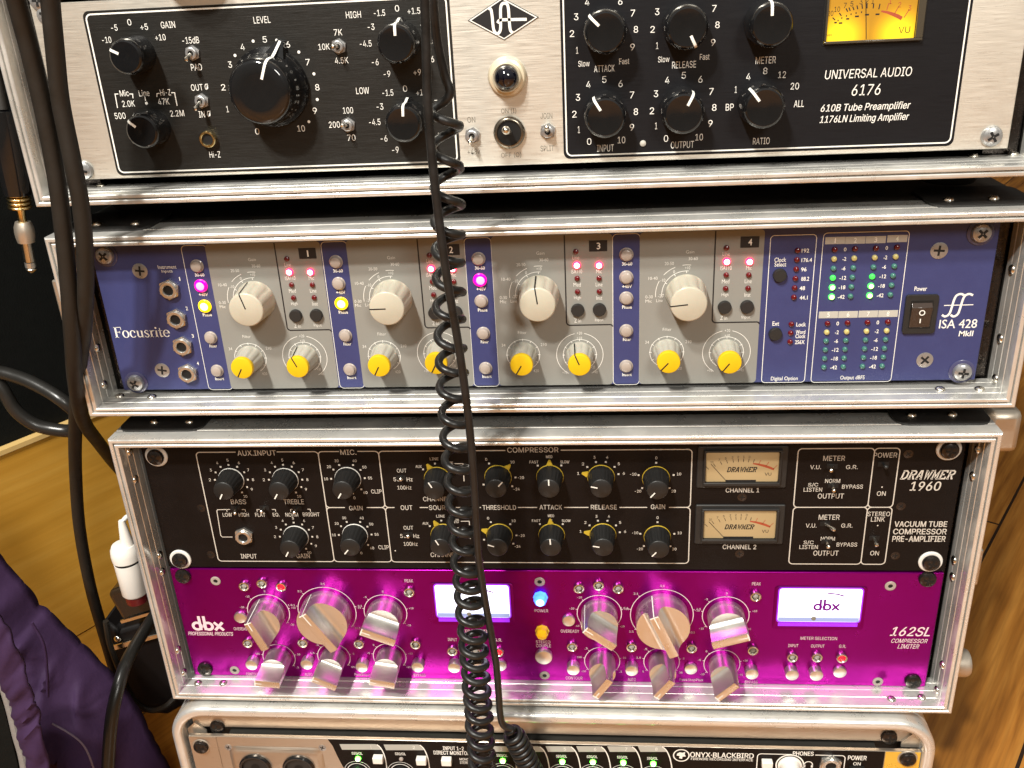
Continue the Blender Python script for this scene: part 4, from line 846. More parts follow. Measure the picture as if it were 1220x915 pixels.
dlist = [(266, 585.5, -151, KD, aux), (332, 585.5, -148, KD, aux), (408, 584.5, -149, KD, mic), (345, 654.5, -150, KD, aux), (417, 652.5, -140, KD, mic),
         (517, 584.5, -28, KDY, [(-52, 'AUX'), (-4, 'LINE'), (38, 'MIC'), (62, '')]), (590.8, 582.5, 42, KDY, [(-28, '0'), (42, '10'), (92, '-20'), (128, '-24'), (-120, '')]), (654, 582.5, 0, KDY, [(-42, 'FAST'), (0, 'MED'), (42, 'SLOW')]),
         (716.3, 582.5, -76, KDY, [(-80, '1'), (-50, '2'), (-16, '3'), (16, '4'), (50, '5'), (80, '6')]), (783.3, 584.3, -140, KDG, [(-130, '-20'), (-78, '-10'), (0, '0'), (78, '10'), (130, '20')]),
         (524.8, 652.6, -27, KDY, [(-52, 'AUX'), (-4, 'LINE'), (38, 'MIC'), (62, '')]), (592.7, 652.6, -70, KDY, [(-28, '0'), (42, '10'), (92, '-20'), (128, '-24'), (-110, '10')]), (656.2, 652.6, -3, KDY, [(-42, 'FAST'), (0, 'MED'), (42, 'SLOW')]),
         (718.5, 652.6, -80, KDY, [(-80, '1'), (-50, '2'), (-16, '3'), (16, '4'), (50, '5'), (80, '6')]), (784.8, 655.2, -140, KDG, [(-130, '-20'), (-78, '-10'), (0, '0'), (78, '10'), (130, '20')])]
for px, py, a, K, marks in dlist:
    x, z = PD.at(px, py, 14); k = put('knob', K[0], uD, x, z, 0.05, a); put('skirt', K[1], k); put('pointer_line', K[2], k); scale_marks(x, z, marks)
put('lettering', wh, uD, mats=mat('cream_ink', (0.58, 0.53, 0.46), 0.55, 0, 0.1, 300))
x, z = PD.at(290, 640, 2); put('jack_socket', jack_mesh(6.0, 2.9, X['brass']), uD, x, z, 0)
def slide(P, u, px, py, tip, matl='rivet'):
    x, z = P.at(px, py); m = MB(); m.box(-3.0, 3.0, -1.6, 1.6, 0, 0.25); s_ = put('toggle_switch', m, u, x, z, 0, mats=X['hole'])
    tx, tz = P.at(*tip, 7); d = Vector((tx-x, -7, tz-z)); m = MB(); m.tube([(0, 0, 0), d*0.55, d*0.9, d, d*1.02+Vector((0, -.3, 0))], [0.75, 1.0, 1.25, 1.0, 0.3], 14); put('lever', m, s_, mats=X[matl])
for px, py, tx, ty in ((281, 605, 279.5, 612), (315, 605, 311, 610), (354, 605.5, 350, 611), (991.5, 555.5, 990.3, 561), (992.5, 578.5, 993.5, 585), (983, 624, 994.5, 631.5), (984.5, 645, 987, 652), (1041.5, 641, 1044.8, 650), (477.5, 569, 477.5, 571.5), (486, 636.5, 486, 639.5)):
    slide(PD, uD, px, py, (tx, ty))
slide(PD, uD, 1052.5, 553, (1056, 557), 'blackplastic')
# two needle meters
def dr_meter(tl, br, py_needle):
    (xa, z1_), (xb, z0_) = PD.at(*tl), PD.at(*br); w, h = xb-xa, z1_-z0_; cx = (xa+xb)/2
    m = MB(); m.prism(rrect(-w/2-5, -4.5, w/2+5, h+4, 1), 0, 1.2); b_ = bevel(put('meter', m, uD, cx, z0_, 0, mats=X['blackplastic']), 0.6)
    gl = backlit('cream_meter_glow', (0.62, 0.44, 0.20), (0.72, 0.54, 0.28), [(0, 0, h*0.5*MM)], 0.09, 0.16, 0.03, (0.34, 0.245, 0.125))
    m = MB(); m.prism(rrect(-w/2, 0, w/2, h, 0.8), 1.2, 1.25); put('scale_plate', m, b_, mats=gl)
    m = MB(); px_, pz_ = 0, -h*0.62
    for i, a in enumerate((-36, -28, -21, -15, -9, -4, 1, 6, 11)):
        s_, c_ = math.sin(R(a)), math.cos(R(a)); r0 = h*1.30; m.line([(r0*s_*1.3, pz_+r0*c_), ((r0+2.2)*s_*1.3, pz_+(r0+2.2)*c_)], 0.32, 1.32)
        if i < 8: m.text(('20', '10', '7', '5', '3', '2', '1', '0')[i], (r0+3.6)*s_*1.3, pz_+(r0+3.4)*c_, 1.6 if i < 2 else 0.9, 1.5, 1.32)
    m.text('VU', w*0.36, h*0.26, 3.8, 2.0, 1.32, 0.01); slab(m, 'DRAWMER', 0, h*0.42, w*0.42, h*0.15, 1.32, 0.25, 0.2)
    arc = [(1.3*h*1.27*math.sin(R(a)), pz_+h*1.27*math.cos(R(a))) for a in (11, 17, 23, 29, 35)]
    m.line(arc, [0.8, 1.2, 1.5, 1.5, 1.2], 1.32, mi=1)
    for a in (17, 25, 34): s_, c_ = math.sin(R(a)), math.cos(R(a)); r0 = h*1.27; m.line([(r0*s_*1.3, pz_+r0*c_), ((r0+3)*s_*1.3, pz_+(r0+3)*c_)], 0.3, 1.32, mi=1)
    m.box(-w*0.22, w*0.2, 0.05, h*0.06, 1.25, 1.32)
    put('scale_marks', m, b_, mats=[X['inkblack'], X['inkred']])
    m = MB(); m.line([(-w*0.43, h*0.62), (-w*0.2, 0.1)], 0.3, 1.6); put('needle', m, b_, mats=X['inkblack'])
    m = MB(); m.box(-w/2-1.2, w/2+1.2, -2.2, -0.2, 1.2, 3.0); m.box(-w/2-1.4, -w/2-0.1, -0.2, h+1, 1.2, 3.0); m.box(w/2+0.1, w/2+1.4, -0.2, h+1, 1.2, 3.0); m.box(-w/2-1.4, w/2+1.4, h+1, h+2, 1.2, 3.0)
    bevel(put('bezel', m, b_, mats=X['blackplastic']), 0.3)
dr_meter((841.3, 538.3), (926, 572.3), 0); dr_meter((838.8, 607.5), (922.5, 639.8), 0)

# ------------------------------------------------------------------ UNIT 4: magenta unit
uP, PP = unit('purple_compressor', 'purple rack unit with silver fin knobs and two glowing white meters', DRx, DRy, DRz-6-88.9)
w2, hh = 241.3, 87.6; nx, nz = 14.5, 9.8
poly = [(-w2+nx, hh), (w2-nx, hh)]
m = MB(); m.prism([(-w2, 0), (w2, 0), (w2, hh), (-w2, hh)], -3, 0); bevel(put('faceplate', m, uP, mats=X['purple']), 0.6)
rack_screws(uP, PP, [(217, 688), (243.4, 799), (1106, 691.7), (1088.6, 813.8)], SC_BLACK, None)
FACE[0] = GROT
hx_ = MB(); hx_.lathe([(3.3, 0), (3.3, 0.3), (3.0, 0.5), (1.5, 0.5), (1.4, 0.1)], n=26); hx_.disc(0, 0, 1.5, 0.12, 1); HEXS = hx_.mesh('screw', [X['lens'], X['hole']])
for px, py in ((257, 692), (279.7, 798.4), (643, 693), (648.9, 804.6), (1060.8, 698), (1045.8, 812)): x, z = PP.at(px, py); put('screw', HEXS, uP, x, z, 0)
wh = MB()
TP = lambda st, px, py, w, hh, b=0.015, sh=0.0, h=0.14: PP.T(wh, st, px, py, w, hh, h, b, sh)
# fin knobs: a turned barrel milled to a blade across its front
def fin_knob(r, L0, L1, t, cap=0.55):
    m = MB(); ws = []; n = 26
    N = 10
    for i in range(N+1):
        s_ = 1-math.cos(math.pi/2*i/N); ws.append(r-(r-t)*math.sin(math.pi/2*i/N) if False else None)
    prof = [(0, L1), (t*0.6, L1), (t, L1-0.15)]
    sc = min(r-t, (L1-L0))*0.62                       # fillet at the blade's foot
    for i in range(N+1):
        a = math.pi/2*i/N; prof.append((t+0.05+sc*(1-math.cos(a)), L0+(L1-L0-0.3)*(1-math.sin(a))**1.3))
    a0 = math.asin(min(1, prof[-1][0]/r))
    for i in range(1, 13): prof.append((r*math.sin(a0+(math.pi/2-a0)*i/12)*(0.9995 if i == 12 else 1), L0))
    half = [(-w, h) for w, h in prof[:0:-1]]+prof
    rows = []
    for w, h in half:
        u = math.sqrt(max(0.0, r*r-w*w))
        rows.append([(w, -h, -u), (w, -h, u)])
    vs = [p for row in rows for p in row]; k = len(rows)
    fs = [(2*i, 2*i+2, 2*i+3, 2*i+1) for i in range(k-1)]
    m.add(vs, [tuple(f) for f in fs])
    # side wall: from the panel up to the milled surface, all round
    rim = [rows[i][1] for i in range(k)]+[rows[i][0] for i in range(k-1, -1, -1)]
    base = []
    for p in rim:
        l = math.hypot(p[0], p[2]) or 1; base.append((p[0]/l*r, 0, p[2]/l*r))
    # dense arcs at both flanks
    def arc(a, b, hgt, cnt=6): pass
    nn = len(rim); m.add(rim+base, [(i, nn+i, nn+(i+1) % nn, (i+1) % nn) for i in range(nn)])
    me = m.mesh('knob', X['finknob'], 30)
    s2 = MB(); vs = []
    for z_, h in ((r*0.42, L1+0.05), (r-0.03, L1+0.05), (r+0.05, L1-0.05), (r+0.05, 1.0)): vs += [(-0.32, -h, z_), (0.32, -h, z_)]
    s2.add(vs, [(0, 1, 3, 2), (4, 5, 7, 6)]); s2.box(-t*0.9, t*0.9, r-0.9, r-0.2, L1-0.3, L1+0.06)
    return me, s2.mesh('pointer_line', X['ink'], 60)
KB = fin_knob(16.4, 13, 22, 2.9); KM = fin_knob(11.4, 12.5, 25, 2.6); KS = fin_knob(8.4, 12, 26, 2.3)
big = [(320, 729, 14.0, KM, -21), (389.7, 728.4, 19.2, KB, -31), (459.3, 729.7, 14.0, KM, -67), (332.5, 783.3, 11, KS, -84), (397.9, 782.5, 11, KS, -63), (464.3, 782.5, 11, KS, -80),
       (714, 730.7, 14.0, KM, -52), (788.4, 732.5, 19.6, KB, -23), (864.5, 733.3, 14.4, KM, 72), (717.4, 787.6, 11.4, KS, -146), (788.2, 788.4, 11.4, KS, -144), (860, 791, 11.4, KS, -135)]
sets = [['-20', '-10', '0', '+10', '-40', '+20'], ['1.5:1', '2:1', '3:1', '4:1', '1:1', '10:1'], ['-10', '-5', '0', '+10', '-15', '+15'], ['100', '.3', '1', '10', '400', '.1'], ['1.5', '.5', '1', '5', '5', '.05'], ['-5', '0', '+5', '+10', '-10', '+15']]
for i, (px, py, rr, K, a) in enumerate(big):
    x, z = PP.at(px, py); k = put('knob', K[0], uP, x, z, 0, a); put('pointer_line', K[1], k)
    wh.ring(x, z, rr, 0.45, 0.12, -130, 130); wh.line([(x+math.sin(R(t__))*q_, z+math.cos(R(t__))*q_) for t__, q_ in ((0, rr), (0, rr+1.2))], 0.4, 0.14)
    for st, a_ in zip(sets[i % 6], (-78, -45, 0, 78, -125, 125)):
        s_, c_ = math.sin(R(a_)), math.cos(R(a_)); wh.line([(x+s_*rr, z+c_*rr), (x+s_*(rr+1.1), z+c_*(rr+1.1))], 0.4, 0.14)
        q_ = rr+2.6+0.35*len(st)*abs(s_); wh.text(st, x+s_*q_, z+c_*q_, 0.95*len(st), 1.5, 0.14, 0.01)
# LED bezels
def bez(m0): 
    m = MB(); m.lathe([(3.5, 0), (3.5, 1.8), (3.2, 2.4), (2.6, 2.5), (2.1, 1.9), (1.9, 1.0)], n=26); b_ = m.mesh('led_bezel', X['rivet'])
    d_ = led_mesh('led', 1.95, 2.0, m0); return b_, d_
BZ, LD = bez(X['hole']); LDR = led_mesh('led', 1.95, 2.2, mat('bezel_red_led', (0.8, 0.01, 0.02), 0.2, coat=0.5, emit=(1, 0.01, 0.03), es=1.6));
LDD = led_mesh('led', 1.95, 2.0, mat('clear_led', (0.30, 0.28, 0.25), 0.1, 0, coat=0.8))
for px, py, li in ((290.8, 698.4, 0), (312, 695, 0), (335, 699, 1), (295.2, 766, 0), (360.8, 766, 0), (427.7, 767, 0), (495, 767.7, 0), (487.5, 705.4, 0), (539, 775.6, 0), (566.5, 776, 0), (594, 776.7, 1),
                   (689.7, 701, 0), (713, 697.5, 0), (736.4, 701.3, 0), (681.5, 770.4, 0), (752.4, 771, 0), (824, 772.4, 0), (900.3, 710.6, 0), (897, 774.8, 0), (944, 783.2, 0), (973.4, 783.2, 0), (1003, 784, 1)):
    x, z = PP.at(px, py, 1.5); b_ = put('led_bezel', BZ, uP, x, z, 0); put('led', LDR if li else LDD, b_, 0, 0, 0.3)
# push buttons
m = MB(); m.lathe([(4.15, 0), (4.15, 4.6), (3.95, 5.1), (3.5, 5.3), (0, 5.3)], n=30); PB = m.mesh('push_button', X['finknob'])
m = MB(); m.lathe([(5.6, 0), (5.6, 2.6), (5.3, 3.1), (4.8, 3.3), (0, 3.3)], n=34); PBL = m.mesh('push_button', X['finknob'])
PBS = MB(); PBS.lathe([(4.15, 0), (4.15, 1.4), (3.95, 1.9), (3.5, 2.1), (0, 2.1)], n=30); PBS = PBS.mesh('push_button', X['finknob'])
for px, py in ((299.3, 793), (365, 792.3), (430.7, 795.6), (497.4, 795.6), (541, 796.4), (683, 799), (752.7, 799.8), (896, 804), (944, 805), (973, 805.6)): x, z = PP.at(px, py, 5.3); put('push_button', PB, uP, x, z, 0)
for px, py in ((285.7, 736.6), (596, 794), (567.5, 794), (677.5, 740.3), (823.2, 798), (1001, 802)): x, z = PP.at(px, py, 2.1); put('push_button', PBS, uP, x, z, 0)
x, z = PP.at(647.7, 784, 3.3); put('push_button', PBL, uP, x, z, 0)
# jewels
def pjewel(px, py, m0, m1=None):
    x, z = PP.at(px, py, 4); m = MB(); m.lathe([(4.6, 0), (4.6, 0.8), (4.2, 1.2), (4.0, 4.2), (3.2, 5.6), (1.5, 6.3), (0, 6.4)], n=8); ms = [m0]
    if m1: m.lathe([(2.6, 6.0), (1.4, 6.6), (0, 6.7)], n=14, mi=1); ms.append(m1)
    put('lamp', m, uP, x, z, 0, mats=ms, ang=20)
pjewel(643.6, 716, X['blulit'], X['blucore']); pjewel(645.7, 756, X['amberjewel'])
# glowing meters
VIOLET_SPILL = mat('painted_violet_spill', (0.3, 0.02, 0.6), 0.3, emit=(0.22, 0.02, 0.75), es=0.75)  # meter light falling on the surround, put in as self-glowing strips
def wmeter(tl, br, lbl):
    (xa, z1_), (xb, z0_) = PP.at(*tl), PP.at(*br); w, h = xb-xa, z1_-z0_; cx = (xa+xb)/2
    m = MB(); P0 = rrect(-w/2, 0, w/2, h, 1.8, 4); P1 = rrect(-w/2-3.0, -6.0, w/2+3.0, h+1.5, 2.0, 4); n = len(P0)
    m.add([(a, 0.4, b) for a, b in P0]+[(a, -0.35, b) for a, b in P1], [(i, (i+1) % n, n+(i+1) % n, n+i) for i in range(n)])
    mt = put('meter', m, uP, cx, z0_, 0.05, mats=X['purple'])
    gl = backlit('white_meter_glow', (0.62, 0.66, 1.0), (0.85, 0.87, 1.0), [(0, -0.001, h*0.7*MM)], 1.1, 1.9, 0.045, (0.6, 0.62, 0.8))
    m = MB(); m.prism(rrect(-w/2, 0, w/2, h, 1.8, 4), 0.2, 0.6); put('scale_plate', m, mt, mats=gl)
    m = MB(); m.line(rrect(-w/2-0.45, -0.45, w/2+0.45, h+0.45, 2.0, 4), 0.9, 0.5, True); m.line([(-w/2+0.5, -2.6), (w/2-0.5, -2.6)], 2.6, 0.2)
    put('meter_spill_glow', m, mt, mats=VIOLET_SPILL)
    m = MB(); m.line([(w*.08, h*0.88), (w*.20, h*0.85), (w*.29, h*0.79)], 0.9, 0.74); 
    if lbl:
        k = h*0.105; dbx_logo(m, -w*0.07, h*0.36, h*0.19, 0.72, 0.30)
    put('scale_marks', m, mt, mats=mat('violet_ink', (0.16, 0.0, 0.22), 0.5))
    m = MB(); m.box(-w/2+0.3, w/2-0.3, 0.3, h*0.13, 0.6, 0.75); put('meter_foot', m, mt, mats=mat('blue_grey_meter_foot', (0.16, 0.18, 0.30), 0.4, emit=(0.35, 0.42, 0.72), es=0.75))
    m = MB(); m.lathe([(1.5, 0), (1.3, 0.5), (0, 0.6)], n=20); m.line([(0.6, 0.6), (2.2, h*0.22)], 0.3, 0.9); put('needle', m, mt, -w*0.06, h*0.11, 0.7, mats=X['inkgrey'])
def dbx_logo(mb, x, z, xh, h, wt):
    """lower-case d, b, x drawn with rings and bars; x, z is the left end of the base line, xh the x-height"""
    r = xh/2*(1-wt*0.5); t = xh*wt
    mb.ring(x+xh/2, z+xh/2, r, t, h); mb.line([(x+xh-t*0.55, z), (x+xh-t*0.55, z+xh*1.75)], t, h+0.01)
    x += xh*1.18; mb.line([(x+t*0.55, z), (x+t*0.55, z+xh*1.75)], t, h+0.01); mb.ring(x+xh/2, z+xh/2, r, t, h)
    x += xh*1.15; mb.line([(x, z), (x+xh*0.9, z+xh)], t, h); mb.line([(x, z+xh), (x+xh*0.9, z)], t, h+0.01)
wmeter((517.6, 696.3), (608, 735.2), False); wmeter((929.2, 700.6), (1023, 740.5), True)
xa, za = PP.at(230.6, 750.4); xb, _ = PP.at(267.6, 750.4); dbx_logo(wh, xa, za, (xb-xa)/3.3, 0.14, 0.30)
TP('PROFESSIONAL PRODUCTS', 251, 755, 53, 4.3, 0.02, 0.2); TP('162SL', 1086, 752.5, 47.5, 11, 0.02, 0.25); TP('COMPRESSOR', 1083.5, 763.6, 43, 5, 0.01, 0.2); TP('LIMITER', 1082.5, 770.2, 25, 5, 0.01, 0.2)
for st, px, py, w in (('PEAK', 487, 692, 10), ('PEAK', 901.2, 695.6, 10.5), ('POWER', 645, 727.6, 16), ('STEREO', 647, 764.8, 17), ('COUPLE', 647.5, 769.4, 17.5), ('INPUT', 539, 762, 11), ('OUTPUT', 566, 762.3, 14), ('G.R.', 593.5, 762.5, 9),
                      ('METER SELECTION', 566, 752, 43), ('METER SELECTION', 975.5, 760.6, 43.5), ('INPUT', 945, 769.2, 12), ('OUTPUT', 974.3, 769.7, 16), ('G.R.', 1003.7, 770, 8), ('OVEREASY', 287.5, 749.2, 18), ('OVEREASY', 679, 752, 22), ('CONTOUR', 301, 803.2, 15), ('CONTOUR', 684, 807.8, 20),
                      ('AUTO', 367.5, 803.5, 9), ('AUTO', 752.7, 809.5, 9.5), ('PeakStopPlus', 434, 804, 23), ('PeakStopPlus', 823.5, 810.3, 28), ('BYPASS', 500, 804.5, 14), ('BYPASS', 895, 812.6, 15)): TP(st, px, py, w, 3.6, 0.0)
put('lettering', wh, uP, mats=X['inkpink'])

# ------------------------------------------------------------------ UNIT 5: black and silver unit at the bottom of the stack
uI, PI_ = unit('audio_interface', 'black and silver rack unit with a row of green lights, lowest unit of the stack', INx, INy, INz-37.5, hh=44)
m = MB(); m.box(-241.3, 241.3, 0, 43.8, -3, 0); bevel(put('faceplate', m, uI, mats=X['tan']), 0.5)
rack_screws(uI, PI_, [(239, 891), (1082, 905.6)], SC_BLACK, (washer_mesh(3.8, 6.2, X['alu2'], 0.8), 0.8))
xa = PI_.at(392, 888)[0]; xb = PI_.at(1054, 897)[0]
x1p = PI_.at(404, 912)[0]
m = MB(); m.prism([(xa, 43.6), (xb, 43.6), (xb, 0.2), (xa+15, 0.2), (x1p+2.5, 20), (x1p, 29), (xa+2.6, 38)], 0, 0.5); put('black_panel', m, uI, mats=X['black'])
m = MB(); m.box(xb+0.6, 241.0, 0.3, 43.5, 0, 0.3); put('ear', m, uI, mats=mat('yellow_reflection_ear', (0.85, 0.52, 0.07), 0.3, 0.4, 0.05, 60, rvar=0.05))  # yellow reflection on the metal is put into the base colour
sv = MB(); xs_ = PI_.at(263, 900)[0]; sv.box(-241.0, xs_-0.4, 0.3, 43.2, 0, 0.5); put('ear', sv, uI, mats=X['tan'])
# pressed surround with two combo sockets
cxs = [PI_.at(px, 920)[0] for px in (308, 359)]
m = MB(); ro = rrect(cxs[0]-17.5, 4, cxs[1]+17.5, 35.5, 6, 6); ri = rrect(cxs[0]-14.5, 6, cxs[1]+14.5, 32.5, 5, 6); n = len(ro)
ri2 = rrect(cxs[0]-13.5, 7, cxs[1]+13.5, 31.5, 4, 6)
m.add([(a_, -0.05, b_) for a_, b_ in ro]+[(a_, -1.9, b_) for a_, b_ in ri]+[(a_, -2.1, b_) for a_, b_ in ri2], [(i, (i+1) % n, n+(i+1) % n, n+i)[::-1] for i in range(n)]+[(n+i, n+(i+1) % n, 2*n+(i+1) % n, 2*n+i)[::-1] for i in range(n)]+[tuple(range(2*n, 3*n))[::-1]])
put('socket_surround', m, uI, mats=X['tan'], ang=50)
for cx in cxs:
    m = MB(); m.lathe([(11.2, 2.0), (11.2, 3.6), (10.4, 4.3), (9.2, 4.3), (8.6, 2.6)], cx, 19, 40); m.disc(cx, 19, 8.8, 2.65, 1, 30); m.disc(cx, 19, 3.1, 2.8, 2, 20)
    put('combo_socket', m, uI, mats=[X['bake'], X['blackplastic'], X['hole']])
for px, py in ((272, 890.5), (384, 891)): x, z = PI_.at(px, py); fs = put('screw', SC_FLAT, uI, x, z, 0, 20); fs.scale = (0.6, 0.6, 0.6)
wh = MB(); tb = MB()
TI = lambda st, px, py, w, hh, b=0.02: PI_.T(wh, st, px, py, w, hh, 0.75, b)
def tab(xa_, xb_, py, num):
    p = [PI_.at(xa_, py-3.3, .6), PI_.at(xb_-9, py-3.3, .6), PI_.at(xb_-4.5, py-1.8, .6), PI_.at(xb_-1, py+3.2, .6), PI_.at(xa_+3, py+3.2, .6)]
    tb.prism(p, 0.5, 0.62); x, z = PI_.at(xb_-14, py, .7); wh.text(num, x, z, 1.5 if num != '1' else .7, 2.6, 0.70, 0.0)
    cv = [PI_.at(xb_-7, py-3, .6), PI_.at(xb_-2.5, py+1, .6), PI_.at(xb_+1.2, py+8, .6), PI_.at(xb_+3.4, py+16, .6), PI_.at(xb_+5, py+26, .6)]
    pp = [(q_.x, q_.y) for q_ in crom([(a_, b_, 0) for a_, b_ in cv], 4)]; wh.line(pp, 0.75, 0.64)
tab(404.5, 456, 890, '1'); tab(457, 507, 890.5, '2')
for xa_, xb_, n_ in ((575, 611, '3'), (613, 650, '4'), (650, 687, '5'), (686.5, 723, '6'), (723.5, 760, '7'), (760, 796, '8')): tab(xa_, xb_, 892.5, n_)
LGI = led_mesh('led', 1.9, 1.7, mat('bright_green_led', (0.1, 0.8, 0.1), 0.3, emit=(0.10, 1, 0.04), es=14), mat('bright_green_core', (0.6, 1, 0.4), 0.3, emit=(0.7, 1, 0.45), es=14)); LWI = led_mesh('led', 1.5, 1.5, X['lens'])
for px, py, on in ((426.5, 904, 1), (478, 904.6, 0), (599, 906.5, 1), (634, 907, 1), (670, 907.5, 1), (706.4, 908, 1), (742.6, 908.6, 1), (778.3, 910, 1)):
    x, z = PI_.at(px, py, 1); put('led', LGI if on else LWI, uI, x, z, 0.5); TI('SIG/OL', px-1, py-6.3, 13, 3.6)
for px, py in ((426.5, 919), (478, 920), (599, 921.5), (634, 922), (670, 922.5), (706.4, 923), (742.6, 923.6), (778.3, 925)):
    x, z = PI_.at(px, py, 0.7); wh.ring(x, z, 7.2, 0.5, 0.7, -150, 150); wh.ring(x, z, 9.2, 0.3, 0.7, -150, 150)
    if True:
        m = MB(); m.lathe([(5.6, 0), (5.2, 9), (4.8, 9.8), (0, 9.9)], n=26); put('knob', m, uI, x, z, 0.5, mats=X['dknob'])
m = MB(); m.box(-3.4, 3.4, -2.6, 2.6, 0, 4.2); sqb = m.mesh('push_button', X['white'])
for px, py in ((450.3, 905), (502, 906.7), (532, 907.5), (914, 910.5)): x, z = PI_.at(px, py, 3); bevel(put('push_button', sqb, uI, x, z, 0.5), 0.5)
TI('INPUT 1-2', 540, 891.6, 25, 4.6, .03); TI('DIRECT MONITOR', 538, 897, 43, 4.6, .03); TI('MONO', 553, 904.6, 11, 3); TI('STEREO', 554, 908.6, 12, 3)
x, z = PI_.at(811.7, 900, .7); wh.ring(x, z, 5.0, 0.8, 0.7, n=30); wh.prism([(x-2.6, z+1.6), (x-1.0, z+2.6), (x+0.8, z+2.2), (x+2.4, z+2.9), (x+2.2, z+0.6), (x+3.0, z-0.8), (x+0.8, z-1.0), (x+0.6, z-3.0), (x-1.4, z-2.4), (x-1.0, z-0.6), (x-3.0, z-0.2)], 0.62, 0.72)
TI('ONYX·BLACKBIRD', 860, 899.8, 76, 6.2, .03); TI('FIREWIRE RECORDING INTERFACE', 860, 904.8, 74, 2.8, .02)
(p0x, p0z), (p1x, _) = PI_.at(902.5, 897), PI_.at(1007, 899)
pr = rrect(p0x, -3, p1x, p0z, 2.4); gx = PI_.at(943, 897)[0]; gx1 = PI_.at(971, 898)[0]
wh.line([(gx1, p0z)]+pr[0:7], 0.6, 0.7); wh.line(pr[17:24]+[(gx, p0z)], 0.6, 0.7)
TI('PHONES', 957, 897.8, 25, 5, .03); TI('POWER', 1021.4, 903, 22.5, 5.4, .03); TI('ON', 1021, 910, 9, 3.8, .02)
x, z = PI_.at(941, 912.5, 1); m = MB(); m.lathe([(7.6, 0), (7.6, 0.5), (6.4, 0.6), (5.6, 7.6), (5.0, 8.2), (0, 8.3)], n=40); put('knob', m, uI, x, z, 0.5, mats=X['white']); x, z = PI_.at(941, 911.5, .7); wh.ring(x, z, 8.7, 0.9, 0.72, -140, 140)
x, z = PI_.at(963, 911, .7); wh.ring(x, z, 2.6, 0.6, 0.72, -110, 110); wh.box(x-3, x-1.8, z-2.4, z-0.4, 0.5, 0.72); wh.box(x+1.8, x+3, z-2.4, z-0.4, 0.5, 0.72)
x, z = PI_.at(989.5, 911.5, 2); put('jack_socket', jack_mesh(7.2, 3.3, X['brass']), uI, x, z, 0.5)
x, z = PI_.at(1021, 918, 2); m = MB(); m.box(-4.5, 4.5, -5, 2.4, 0, 2.6); put('power_switch', m, uI, x, z, 0.5, mats=X['dknob'])
put('lettering', wh, uI, mats=X['ink']); put('channel_tab', tb, uI, mats=X['chan'])

# blank rack plate above it, with its own screws and a little corner bracket at each end
bl = thing('blank_plate', 'plain tan metal filler strip screwed in above the lowest unit', 'filler panel', (-4, -12, -256), None)
m = MB(); m.box(-238, 238, 1.6, 21.5, -2, 0); bevel(put('plate', m, bl, mats=X['tan']), 0.4)
for px, py, sx in ((258, 868, 1), (1060, 880, -1)):
    p = hit(px, py, 1, -14); x, z = p.x+4, p.z+256
    put('screw', SC_BLACK, bl, x, z, 0)
    m = MB(); m.prism([(x-8*sx, z-3), (x-15*sx, z+4.5), (x-21*sx, z-1), (x-21*sx, z-7.5), (x-8*sx, z-7.5)], 0.1, 1.4); put('bracket', m, bl, mats=X['alu2'])

# ------------------------------------------------------------------ surroundings on the left
h_ = R(HEAD); fw = Vector((math.sin(h_), math.cos(h_), 0)); nrm = Vector((math.cos(h_), -math.sin(h_), 0))
pw0 = hit(118, 812, 2, FLOOR_Z)
def slab_box(mb, a0, a1, d0, d1, z0, z1, o):
    """box along the turned room axis: a along the face, d back from it"""
    c = [(o-nrm*d+fw*a) for d in (d0, d1) for a in (a0, a1)]
    vs = [(p.x, p.y, z) for z in (z0, z1) for p in c]
    mb.add(vs, [(0, 1, 3, 2)[::-1], (4, 5, 7, 6), (0, 1, 5, 4), (2, 3, 7, 6)[::-1], (0, 2, 6, 4)[::-1], (1, 3, 7, 5)])
TOPZ = -105
cab = thing('wooden_cabinet', 'honey coloured wooden cabinet side standing left of the stack', 'cabinet', (pw0.x, pw0.y, FLOOR_Z))
o0 = Vector((0, 0, 0))
wd = wood('honey_plywood', (0.66, 0.325, 0.040), (0.73, 0.37, 0.05), (0.80, 0.43, 0.07), (0, 0, R(-(90-HEAD))), 0.9, 3.0, 0.28, gapw=0.0, grain=0.12)
m = MB(); slab_box(m, -600, 900, 0, 420, 55, TOPZ-FLOOR_Z-4, o0); put('side_panel', m, cab, mats=wd)
m = MB(); slab_box(m, -600, 900, 0.5, 420, 0, 54, o0); put('plinth', m, cab, mats=wd)
m = MB(); slab_box(m, -600, 900, -1.5, 420, TOPZ-FLOOR_Z-3.8, TOPZ-FLOOR_Z, o0); put('top_edge', m, cab, mats=mat('wood_edge_highlight', (0.62, 0.42, 0.16), 0.4))  # highlight along the top edge, put in as a paler colour
amp = thing('amplifier_cabinet', 'black cloth covered amplifier box on top of the wooden cabinet', 'amplifier', (pw0.x, pw0.y, TOPZ))
m = MB(); slab_box(m, -600, 900, 6, 400, 0.5, 520, o0); put('cloth_front', m, amp, mats=X['amp'])
m = MB(); slab_box(m, 905, 960, -10, 400, 0.5, 520, o0); put('end_cheek', m, amp, mats=X['vinyl'])

